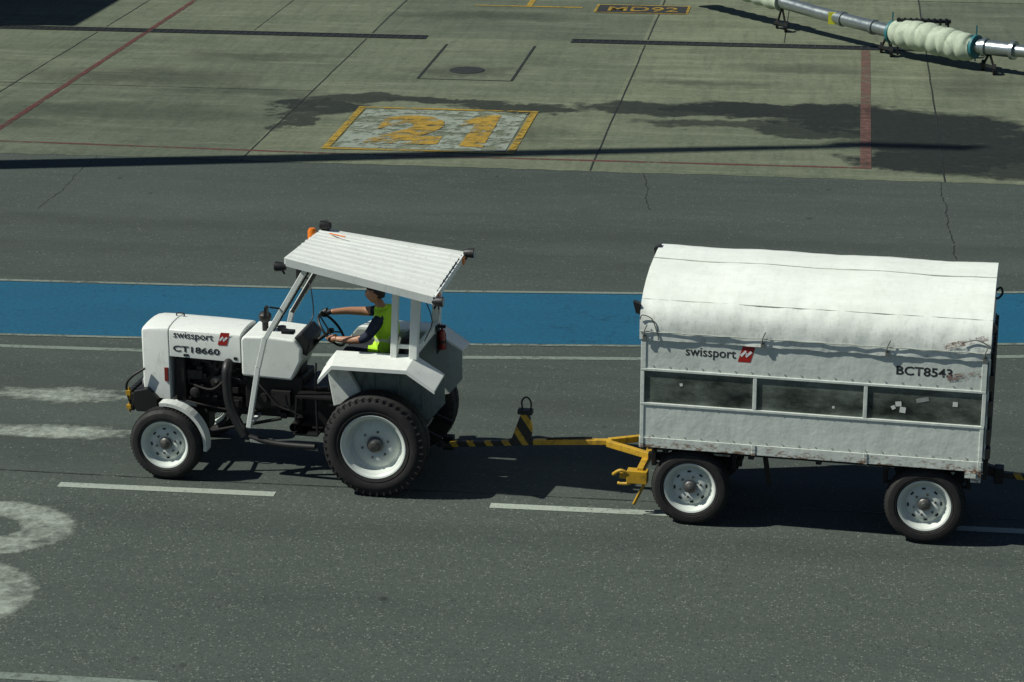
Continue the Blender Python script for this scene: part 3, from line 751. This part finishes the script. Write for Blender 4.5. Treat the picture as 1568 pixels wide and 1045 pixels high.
bar(bm,(.1,CY,.42),(.66,CY,.37),.08,.05);bx(bm,.58,.70,CY-.05,CY+.05,.30,.46)
bar(bm,(.3,.62,1.0),(.4,.62,.6),.03,.03);bar(bm,(.3,1.12,1.0),(.4,1.12,.6),.03,.03)
bx(bm,.25,.42,CY-.2,CY+.2,.6,1.05)
obj('rear_linkage',bm,'engine',T,False,.008)
text_mesh('side_lettering','swissport','ink',T,side_mtx(-2.41,.5665,1.470,R(1.5)),.46,.10,.012)
text_mesh('fleet_number','CT18660','ink',T,side_mtx(-2.42,.5665,1.335,R(1.5)),.54,.072,.025)
def logo(parent,x,y,z,s):
    bm=bmesh.new()
    def q(pts,yy,mi):
        f=bm.faces.new([bm.verts.new((x+a*s,yy,z+b*s)) for a,b in pts]); f.material_index=mi
    q([(0,0),(.72,0),(1.0,1),(.28,1)],y,0)
    q([(.22,.30),(.5,.62),(.42,.72),(.12,.42)],y-.002,1); q([(.5,.28),(.82,.58),(.72,.70),(.42,.38)],y-.002,1)
    q([(.44,.46),(.54,.46),(.56,.54),(.46,.54)],y-.004,1)
    obj('company_logo',bm,['red','logowhite'],parent)
logo(T,-1.90,.5665,1.44,.145)

# ------------------------------------------------------------------ driver
D=empty('tractor_driver',(-4.776,24.346,0),R(-4))
def skin_mesh(verts,edges,radii,root=0,sub=2):
    me=bpy.data.meshes.new('sk'); me.from_pydata(verts,edges,[]); o=bpy.data.objects.new('sk',me); scene.collection.objects.link(o)
    md=o.modifiers.new('s','SKIN'); md.use_smooth_shade=True
    for i,r in enumerate(radii):
        sv=me.skin_vertices[0].data[i]; sv.radius=r if isinstance(r,tuple) else (r,r); sv.use_root=(i==root)
    sd=o.modifiers.new('d','SUBSURF'); sd.levels=sub; sd.render_levels=sub
    bpy.context.view_layer.update()
    m2=bpy.data.meshes.new_from_object(o.evaluated_get(bpy.context.evaluated_depsgraph_get()))
    bpy.data.objects.remove(o); return m2
sx=-.09
V=[(0.02+sx,CY,1.41),(0.04+sx,CY,1.54),(0.04+sx,CY,1.66),(0.02+sx,CY,1.77),(-.01+sx,CY,1.87),(-.04+sx,CY,1.94),
 (0.01+sx,CY-.18,1.815),(-.13+sx,CY-.25,1.60),(-.40,CY-.24,1.570),(-.585,CY-.21,1.565),
 (0.01+sx,CY+.18,1.815),(-.24+sx,CY+.25,1.76),(-.54,CY+.20,1.77),(-.735,CY+.115,1.765),
 (-.02+sx,CY-.10,1.39),(-.46,CY-.13,1.43),(-.53,CY-.13,1.20),(-.55,CY-.13,1.06),(-.69,CY-.14,1.035),
 (-.02+sx,CY+.10,1.39),(-.46,CY+.13,1.43),(-.53,CY+.13,1.20),(-.55,CY+.13,1.06),(-.69,CY+.14,1.035),(-.07+sx,CY,2.0)]
E=[(0,1),(1,2),(2,3),(3,4),(4,5),(3,6),(6,7),(7,8),(8,9),(3,10),(10,11),(11,12),(12,13),(0,14),(14,15),(15,16),(16,17),(17,18),(0,19),(19,20),(20,21),(21,22),(22,23),(5,24)]
RD=[.155,.150,.160,.160,.070,.052,.078,.056,.045,.032,.078,.056,.045,.032,.095,.072,.055,.045,.04,.095,.072,.055,.045,.04,.05]
me=skin_mesh(V,E,RD,0,2); me.name='body'
me.materials.clear()
for k_ in ('vest','navy','skin','trouser','shoe','vestband'): me.materials.append(M[k_])
for p in me.polygons:
    c=p.center; dy=abs(c.y-CY); mi=0; X=c.x-sx
    if c.z<1.10: mi=4
    elif c.z<1.43: mi=3
    elif c.z>1.91: mi=2
    elif X<-.13 and c.z<1.50 and dy<.2: mi=3
    elif X<-.135 or dy>.20:
        mi=1 if X>-.20 else 2
    elif 1.54<c.z<1.585: mi=5
    p.material_index=mi; p.use_smooth=True
body=bpy.data.objects.new('body',me); link(body,D)
bm=bmesh.new(); bmesh.ops.create_uvsphere(bm,u_segments=28,v_segments=20,radius=1)
HC=Vector((-.085+sx,CY,2.055))
for v in bm.verts:
    x,y,z=v.co
    px=x*.100;py=y*.078;pz=z*.120
    if z<-.2:
        if x>0: px*=1-.22*(-z-.2)
        py*=1-.35*(-z-.2)
    if z<-.1 and x>0: px*=.72
    fx=-x
    if fx>.75:
        d=math.exp(-((y/.16)**2))
        if -.35<z<.12: px-= .024*d*(1-abs(z+.25)/.45 if abs(z+.25)<.45 else 0)
        if .08<z<.25: px+= .008*math.exp(-(((abs(y)-.36)/.16)**2))
        if -.62<z<-.45: px-=.006*d
    v.co=Vector((px,py,pz))+HC
for y in (-1,1):
    lathe(bm,(HC.x+.012,HC.y+y*.074,HC.z-.01),[(.001,0),(.022,y*.003),(.028,y*.012),(.018,y*.016),(.001,y*.008)],12)
obj('head',bm,'skin',D,True)
bm=bmesh.new(); bmesh.ops.create_uvsphere(bm,u_segments=28,v_segments=18,radius=1)
dele=[]
for v in bm.verts:
    x,y,z=v.co
    if z< (.30 if x<-.1 else (-.35 if x>.25 else .0)): dele.append(v)
    v.co=Vector((x*.108+.004,y*.086,z*.130))+HC
bmesh.ops.delete(bm,geom=dele,context='VERTS')
obj('hair',bm,'hair',D,True)
bm=bmesh.new()
for y in (-.028,.028): bx(bm,HC.x-.101,HC.x-.094,CY+y-.013,CY+y+.013,HC.z+.012,HC.z+.020)
bx(bm,HC.x-.096,HC.x-.090,CY-.022,CY+.022,HC.z-.062,HC.z-.056)
obj('brows_and_mouth',bm,'hair',D)
def hand(name,theta,wrist,mat):
    rimp=C+(u*math.cos(theta)+w*math.sin(theta))*rad
    tang=(-u*math.sin(theta)+w*math.cos(theta)).normalized()
    wv=Vector(wrist); d=(rimp-wv).normalized(); nrm=d.cross(tang).normalized()
    if nrm.z<0: nrm=-nrm
    bm=bmesh.new()
    pc=rimp-d*.035+nrm*.022
    tube(bm,[wv-d*.02,wv+d*.02,pc-d*.01,pc+d*.03],[.030,.033,.043,.036],12)
    for i,(l) in enumerate((.9,1.0,.95,.78)):
        o=tang*(-.033+.022*i)
        p0=pc+o+d*.02; p1=rimp+o+nrm*.028+d*.012*l; p2=rimp+o+d*(.030*l)+nrm*.004; p3=rimp+o+d*.014*l-nrm*.024*l; 
        tube(bm,[p0,p1,p2,p3],[.0105,.0098,.009,.0078],8)
    t0=pc-tang*.035-d*.02; tube(bm,[t0,rimp-tang*.045-nrm*.012-d*.012,rimp-tang*.028-nrm*.024+d*.004],[.013,.011,.009],8)
    obj(name,bm,mat,D,True)
hand('left_hand',R(108),V[9],'skin'); hand('right_hand',R(-30),V[13],'black')

# ------------------------------------------------------------------ baggage trailer
B=empty('baggage_trailer',(-1.340,23.964,0),R(-5))
W=1.56
for nm,x,zc in (('front',0,.415),('rear',2.43,.425)):
    wheel(B,nm+'_wheel_near',x,zc,.41,0.02,.22,.268,-1,dish=.085); wheel(B,nm+'_wheel_far',x,zc,.41,W-.02,.22,.268,1,dish=.085)
bm=bmesh.new()
for x,zc in ((0,.415),(2.43,.425)):
    bar(bm,(x,.2,zc),(x,W-.2,zc),.08,.08)
    for y in (.3,W-.3):
        for k in range(4): bx(bm,x-.42+k*.08,x+.42-k*.08,y-.03,y+.03,.56-k*.018,.574-k*.018)
        bx(bm,x-.45,x-.40,y-.03,y+.03,.55,.74); bx(bm,x+.40,x+.45,y-.03,y+.03,.55,.74)
lathe(bm,(0,W/2,.66),[(.35,0),(.35,.05)],28,'z',close=True)
bx(bm,-.5,.5,.35,.42,.58,.66);bx(bm,-.5,.5,W-.42,W-.35,.58,.66)
bx(bm,-.5,2.98,.30,.38,.72,.84);bx(bm,-.5,2.98,W-.38,W-.30,.72,.84)
for x in (-.3,.6,1.3,2.0,2.8): bx(bm,x,x+.06,.05,W-.05,.78,.85)
bar(bm,(.75,.32,.72),(.80,.34,.40),.05,.05)
obj('chassis_and_springs',bm,'engine',B,False,.006)
bx0,bx1=-.53,2.98
bm=bmesh.new(); bx(bm,bx0+.01,bx1-.01,.02,W-.02,.85,.88); obj('deck',bm,'engine',B)
bm=bmesh.new()
for y0,y1 in ((-.012,.03),(W-.03,W+.012)): bx(bm,bx0-.01,bx1+.012,y0,y1,.855,.965)
bx(bm,bx0-.012,bx0+.03,.032,W-.032,.855,.965); bx(bm,bx1-.02,bx1+.014,.032,W-.032,.855,.965)
for x in (bx0+.0,bx0+1.17,bx0+2.32,bx1-.04): bx(bm,x,x+.04,-.020,-.0125,.85,.97)
obj('bottom_rail',bm,'side',B,False,.006)
for sname,ya,yb in (('near',.0,.022),('far',W-.022,W)):
    bm=bmesh.new()
    bx(bm,bx0,bx1,ya,yb,.967,1.335)
    bx(bm,bx0,bx1,ya,yb,1.705,2.06)
    obj(sname+'_side_panels',bm,'side',B,False,.004)
    o0,o1=(-.010,.028) if sname=='near' else (W-.028,W+.010)
    bm=bmesh.new()
    bx(bm,bx0-.004,bx1+.004,o0,o1,1.318,1.345); bx(bm,bx0-.004,bx1+.004,o0,o1,1.693,1.72)
    for x in (bx0-.004,.635,1.765,bx1-.031): bx(bm,x,x+.04,o0+.002,o1-.002,1.346,1.692)
    bx(bm,bx0-.004,bx0+.036,o0+.002,o1-.002,.968,1.316);bx(bm,bx1-.036,bx1+.004,o0+.002,o1-.002,.968,1.316)
    bx(bm,bx0-.004,bx0+.05,o0+.002,o1-.002,1.722,2.05);bx(bm,bx1-.05,bx1+.004,o0+.002,o1-.002,1.722,2.05)
    obj(sname+'_window_frames',bm,'side',B,False,.004)
    gy=.012 if sname=='near' else W-.014
    bm=bmesh.new(); bx(bm,bx0+.03,bx1-.03,gy,gy+.003,1.34,1.70); obj(sname+'_windows',bm,'glass',B)
bm=bmesh.new()
for x in [bx0+.12+i*.17 for i in range(20)]:
    for z in (1.30,1.745,.985): bx(bm,x,x+.012,-.006,-.003,z,z+.012)
obj('rivets',bm,'grey',B)
bm=bmesh.new()
for x0_,z0_,w_,h_,a in ((2.09,1.49,.06,.05,.1),(2.06,1.45,.04,.04,.5),(2.13,1.43,.06,.06,-.1),(2.66,1.53,.05,.05,0),(1.45,1.42,.025,.025,0),(-.12,1.54,.03,.03,.3)):
    mt=Matrix.Translation((x0_,.0095,z0_))@Matrix.Rotation(-a,4,'Y'); bx(bm,0,w_,0,.0015,0,h_,0,mt)
obj('window_stickers',bm,'white2',B)
bm=bmesh.new(); mt=Matrix.Translation((2.30,.0095,1.54))@Matrix.Rotation(-.25,4,'Y'); bx(bm,0,.13,0,.0015,0,.045,0,mt); obj('window_tape',bm,'grey',B)
rb=random.Random(11)
bms=[bmesh.new() for _ in range(3)]
for i in range(18):
    x=bx0+.25+rb.random()*3.0; y=.12+rb.random()*.8; ww=rb.uniform(.2,.32); hh=rb.uniform(.4,.68)
    mt=Matrix.Translation((x,y+.15,.885))@Matrix.Rotation(rb.uniform(-.5,.5),4,'Z')
    bx(bms[i%3],-ww/2,ww/2,-.13,.13,0,hh,0,mt); 
for bmx,mm in zip(bms,('bagA','bagB','bagC')): obj('loaded_suitcases_'+mm[-1].lower(),bmx,mm,B,False,.03,3)
bm=bmesh.new(); bx(bm,bx0,bx0+.02,.024,W-.024,.967,2.06); bx(bm,bx1-.02,bx1,.024,W-.024,1.5,2.06); obj('end_panels',bm,'side',B)
bm=bmesh.new(); bx(bm,bx1+.016,bx1+.04,.06,W-.06,.75,2.1)
for i in range(8): tube(bm,[(bx1+.045,.1+i*.19,.74),(bx1+.05,.1+i*.19,2.1)],.014)
for z in (1.15,1.45,1.72): bx(bm,bx1+.03,bx1+.07,.0,.10,z,z+.16)
obj('rear_curtain',bm,'black',B,False)
prof=[(-.018,2.035),(-.022,2.14),(-.018,2.24),(.015,2.335),(.08,2.42),(.18,2.495),(.34,2.57),(.56,2.635),(.8,2.675),(1.04,2.70),(1.26,2.70),(1.42,2.665),(1.52,2.56),(W+.012,2.36),(W+.02,2.035)]
bm=bmesh.new(); nx=140; G=[]
for i in range(nx+1):
    t=i/nx; x=bx0-.02+(bx1-bx0+.045)*t; row=[]
    bow=.010*math.cos(math.pi*2*3*t)   # cover sags between its three hoops
    for j,(y,z) in enumerate(prof):
        q=.012*mn.noise(Vector((x*2.2,j*.9,0)))+.008*mn.noise(Vector((x*7,j*1.7,3)))
        if j==0 or j==14: row.append((x,y+q,z+.012*mn.noise(Vector((x*4,7,0)))+.008*mn.noise(Vector((x*15,2,0)))))
        elif j<5 or j>11: row.append((x,y-q*1.5*(1 if j<7 else -1),z+q*.4))
        else: row.append((x,y,z+q*.5+bow*.6))
    G.append([bm.verts.new(p) for p in row])
for i in range(nx):
    for j in range(len(prof)-1): bm.faces.new((G[i][j],G[i+1][j],G[i+1][j+1],G[i][j+1]))
bm.faces.new(G[0]); bm.faces.new(G[-1][::-1])
obj('roof_cover',bm,'tarp',B,True)
M['seam']=simple('cover_seam',(.42,.45,.40),.7,0,.3,10)
M['cord']=simple('cord_grey',(.16,.17,.15),.7,0,.3,10)
bm=bmesh.new()
def roofpath(y,z,n=84,amp=.003):
    o=[]
    for i in range(n+1):
        t=i/n; o.append((bx0-.02+(bx1-bx0+.045)*t,y,z+amp*math.sin(i*.9)+(.006*math.cos(math.pi*6*t) if z>2.5 else 0)))
    return o
tube(bm,roofpath(.80,2.678,84,.001),.0055,6); tube(bm,roofpath(.10,2.435,84,.001),.004,6)
tube(bm,roofpath(-.032,2.125),.006,6)
obj('cover_seams',bm,'seam',B)
bm=bmesh.new()
for x in (-.5,.72,1.98,2.95):
    tube(bm,smoothpath([(x,-.032,2.06),(x,-.045,2.12),(x+.03,-.04,2.2)]),.006,6); bx(bm,x-.015,x+.02,-.04,-.026,2.03,2.09)
tube(bm,smoothpath([(-.545,-.03,2.25),(-.52,-.035,2.30),(-.42,-.035,2.26),(-.36,-.035,2.10),(-.35,-.035,2.04)]),.006,6)
tube(bm,smoothpath([(2.72,-.035,2.22),(2.86,-.035,2.26),(3.0,-.03,2.2)]),.006,6)
obj('tie_down_cords',bm,'cord',B)
bm=bmesh.new()
prism(bm,[(bx0-.07,2.30),(bx0-.10,2.42),(bx0-.03,2.40),(bx0-.012,2.28)],'y',.02,.10)
prism(bm,[(bx0-.06,2.60),(bx0-.07,2.70),(bx0-.0,2.73),(bx0-.01,2.60)],'y',1.12,1.22)
prism(bm,[(bx1+.03,2.3),(bx1+.08,2.36),(bx1+.03,2.43)],'y',.02,.1)
tube(bm,smoothpath([(bx1+.02,.9,2.52),(bx1+.07,.88,2.56),(bx1+.09,.88,2.5),(bx1+.05,.9,2.44),(bx1+.02,.9,2.44)]),.012,8)
bx(bm,bx1+.03,bx1+.08,.0,.1,1.0,1.1)
obj('corner_lamps_and_rings',bm,'black',B,False,.005)
bm=bmesh.new()
tube(bm,[(bx1+.02,.03,.99),(bx1+.02,.03,2.05)],.012)
bx(bm,bx1-.16,bx1-.05,-.03,-.013,.79,.855); bx(bm,bx1-.10,bx1-.0,-.014,.02,.74,.85)
obj('rear_brackets',bm,'side',B)
text_mesh('side_lettering','swissport','ink',B,side_mtx(-.07,-.002,1.855,0),.52,.125,.010)
text_mesh('fleet_number','BCT8543','ink',B,side_mtx(2.08,-.002,1.835,0),.56,.095,.02)
logo(B,.47,-.002,1.855,.18)
M['peel']=paint('peeled_sticker',(.34,.22,.19),.62,18,5,.05)
bm=bmesh.new()
for (x,z,a,l,h) in ((2.55,2.14,-.28,.45,.06),(2.60,1.80,-.2,.34,.07)):
    mt=Matrix.Translation((x,-.040 if z>2 else -.006,z))@Matrix.Rotation(a,4,'Y'); 
    vs=[bm.verts.new(mt@Vector(p)) for p in ((0,0,0),(l,0,0),(l,0,h),(0,0,h))]; bm.faces.new(vs)
obj('peeled_sticker',bm,'peel',B)
DY=.85
bm=bmesh.new()
bar(bm,(-.45,DY-.35,.56),(-1.02,DY-.03,.56),.06,.07); bar(bm,(-.45,DY+.35,.56),(-1.02,DY+.03,.56),.06,.07)
bar(bm,(-1.85,DY,.50),(-.98,DY,.57),.07,.055)
bar(bm,(-.56,.22,.50),(-.56,W-.22,.50),.07,.06)
bx(bm,-.70,-.48,.18,.30,.36,.50); bx(bm,-.78,-.68,.2,.28,.40,.46)
bar(bm,(-.50,.24,.38),(-.62,.2,.12),.03,.03)
tube(bm,smoothpath([(-.85,.2,.44),(-.76,.18,.50),(-.66,.2,.44),(-.66,.2,.36),(-.8,.22,.34)]),.02,8)
obj('drawbar_frame',bm,'yellow',B,False,.006)
bm=bmesh.new()
bar(bm,(-2.80,DY,.40),(-1.84,DY,.50),.065,.055)
bx(bm,-2.90,-2.78,DY-.05,DY+.05,.37,.42)
prism(bm,[(-2.10,.50),(-1.88,.50),(-1.86,.66),(-1.90,.84),(-1.98,.84)],'y',DY-.03,DY+.03)
obj('drawbar_striped_section',bm,'hazard',B,False,.006)
bm=bmesh.new()
lathe(bm,(-2.88,DY,.38),[(.05,0),(.075,.0),(.075,.04),(.05,.04),(.05,0)],20,'z')
bx(bm,-2.02,-1.86,DY-.045,DY+.045,.82,.87)
tube(bm,smoothpath([(-1.97,DY,.86),(-1.98,DY,.96),(-1.93,DY,1.01),(-1.88,DY,.96),(-1.88,DY,.86)]),.010,8)
tube(bm,smoothpath([(-2.6,DY+.02,.46),(-2.4,DY+.06,.40),(-2.1,DY+.04,.50),(-1.9,DY+.05,.58)]),.012,8)
bar(bm,(-1.7,DY,.55),(-1.2,DY,.60),.02,.02)
obj('tow_eye_and_release_handle',bm,'black',B,True)
bm=bmesh.new(); bar(bm,(2.9,DY,.62),(3.16,DY,.55),.1,.1); bx(bm,3.10,3.2,DY-.08,DY+.08,.45,.62); obj('rear_coupling',bm,'engine',B,False,.01)
bm=bmesh.new(); bar(bm,(3.12,DY,.54),(4.1,DY,.50),.07,.06); obj('towing_bar',bm,'hazard',B,False,.006)

# ------------------------------------------------------------------ conditioned-air pipe
P=empty('air_supply_pipe')
def Lp(t,a,b): return Vector(a)+(Vector(b)-Vector(a))*t
p0=Vector((-2.6,54.8,.72));p1=Vector((-.45,52.4,.56));p2=Vector((1.16,50.55,.50));p3=Vector((2.72,49.25,.50));p4=Vector((7.2,46.6,.58))
bm=bmesh.new(); tube(bm,[p1-(p1-p0)*.38,p1,p2+(p3-p2)*.03],.135,20); tube(bm,[p3-(p3-p2)*.03,p3+(p4-p3)*.16],.15,20); tube(bm,[p3+(p4-p3)*.16,p4],.12,20)
for t in (.35,.75): 
    q=Lp(t,p1,p2); d=(p2-p1).normalized(); tube(bm,[q-d*.04,q+d*.04],.16,20)
d=(p4-p3).normalized()
for t in (.05,.17): q=Lp(t,p3,p4); tube(bm,[q-d*.04,q+d*.04],.19,20)
obj('steel_tube',bm,'steel',P,True)
bm=bmesh.new(); pts=[];rr=[]
n=96
for i in range(n+1):
    t=i/n; q=Lp(t,p2,p3); q.z+=-.02+.03*math.sin(t*5)+.012*math.sin(t*31); pts.append(q); rr.append(.275+.030*abs(math.sin(t*math.pi*8+.4*math.sin(t*9)))-.07*(abs(2*t-1)**6))
tube(bm,pts,rr,24); 
pts=[];rr=[]
for i in range(41):
    t=i/40; q=Lp(t,p0-(p1-p0)*.5,p1-(p1-p0)*.36); pts.append(q); rr.append(.2+.02*math.sin(t*math.pi*2*9))
tube(bm,pts,rr,20)
obj('corrugated_hose',bm,'hose',P,True)
bm=bmesh.new(); d=(p3-p2).normalized()
for t in (-.02,1.03): q=Lp(t,p2,p3); tube(bm,[q-d*.03,q+d*.03],.23,20)
for t in (-.02,1.03):
    q=Lp(t,p2,p3); bar(bm,q+Vector((0,0,-.3)),q+Vector((0,0,.42)),.03,.03)
obj('hose_clamps',bm,'teal',P,True)
bm=bmesh.new()
for q,s in ((p1+(p0-p1)*.35,.2),(p2-(p2-p1)*.08,.2),(p3+(p4-p3)*.07,.2)):
    for e in (-1,1):
        c=q+Vector((.1*e,-.22*e,0)); lathe(bm,(c.x,c.y,.11),[(.04,-.03),(.11,-.03),(.11,.03),(.04,.03)],16,'x')
        bar(bm,(c.x,c.y,.11),(q.x,q.y,q.z-.1),.035,.035)
    bar(bm,q+Vector((-.15,.2,.14-q.z)),q+Vector((.15,-.25,.14-q.z)),.05,.05)
q=Lp(.35,p2,p3); bx(bm,q.x-.5,q.x+.6,q.y+.28,q.y+.42,.74,.80)
for i in range(9): bx(bm,q.x-.48+i*.12,q.x-.43+i*.12,q.y+.26,q.y+.28,.70,.84)
bar(bm,(q.x-.45,q.y+.35,.74),(q.x-.45,q.y+.35,.05),.04,.04);bar(bm,(q.x+.55,q.y+.35,.74),(q.x+.55,q.y+.35,.05),.04,.04)
obj('dolly_wheels_and_frames',bm,'black',P,False)
bm=bmesh.new(); q=Lp(.22,p1,p2); bx(bm,q.x-.1,q.x+.1,q.y-.16,q.y-.14,q.z-.14,q.z+.12); obj('warning_tag',bm,'tagy',P)

# ------------------------------------------------------------------ off-frame shadow casters: mast inferred from its shadow, building added
LM=empty('light_mast',(-21.3,37.1,0))
bm=bmesh.new(); lathe(bm,(0,0,0),[(.40,0),(.36,6),(.30,13),(.22,20),(.14,25)],24,'z',close=True); lathe(bm,(0,0,0),[(.7,0),(.7,.25),(.45,.3)],24,'z',close=True)
obj('mast_pole',bm,'mast',LM,True)
bm=bmesh.new()
bx(bm,-1.2,1.2,-.08,.08,24.9,25.1)
for x in (-1.0,-.5,0,.5,1.0): bx(bm,x-.16,x+.16,-.25,.08,24.6,24.88)
obj('floodlight_head',bm,'frame',LM,False,.02)
TB=empty('shadow_caster_building',(0,0,0))  # unseen block, added and shaped to throw the shadow at far left
bm=bmesh.new(); bx(bm,-60,-24.1,50.1,84,0,8.0); obj('walls',bm,'wall',TB)
bm=bmesh.new(); bx(bm,-60.1,-24.0,50.0,84.1,8.0,8.12); bx(bm,-24.09,-24.05,50.1,84,3.9,4.1); bx(bm,-60,-24.1,50.05,50.09,3.9,4.1); obj('roof_edge_and_string_course',bm,'frame',TB)
M['bglass']=simple('building_glass',(.03,.04,.05),.08,0,.2,1)
bm=bmesh.new()
for fl in (1.0,5.0):
    for i in range(10): bx(bm,-24.08,-24.06,51.4+i*3.2,53.6+i*3.2,fl,fl+1.9)
    for i in range(10): bx(bm,-58+i*3.3,-55.6+i*3.3,50.06,50.08,fl,fl+1.9)
obj('windows',bm,'bglass',TB)

# ------------------------------------------------------------------ light, sky, camera
EL=R(47); AZ=R(13)
sd=Vector((math.cos(AZ)*math.cos(EL),math.sin(AZ)*math.cos(EL),-math.sin(EL)))
sun=bpy.data.lights.new('sun','SUN'); sun.energy=5.0; sun.angle=R(.5); sun.color=(1,.98,.89)
so=bpy.data.objects.new('sun',sun); so.rotation_euler=sd.to_track_quat('-Z','Y').to_euler(); so.location=(-20,10,30); link(so)
w=bpy.data.worlds.new("World"); scene.world=w; w.use_nodes=True
nt=w.node_tree; bg=nt.nodes["Background"]; sky=nt.nodes.new("ShaderNodeTexSky"); sky.sky_type='NISHITA'; sky.sun_disc=False
sky.sun_elevation=EL; sky.sun_rotation=R(257); sky.altitude=600; sky.air_density=.8; sky.dust_density=.2
nt.links.new(sky.outputs[0],bg.inputs[0]); bg.inputs[1].default_value=.05
cam=bpy.data.cameras.new('camera'); co=bpy.data.objects.new('camera',cam); link(co)
cam.sensor_width=36; cam.lens=3744/1568*36; cam.clip_end=4000; cam.clip_start=.1
co.location=(0,0,9.6); co.rotation_euler=(R(90)-math.atan(1182/3744),0,math.asin(.1328))
scene.camera=co
scene.view_settings.view_transform='Standard'; scene.view_settings.look='None'; scene.view_settings.exposure=0
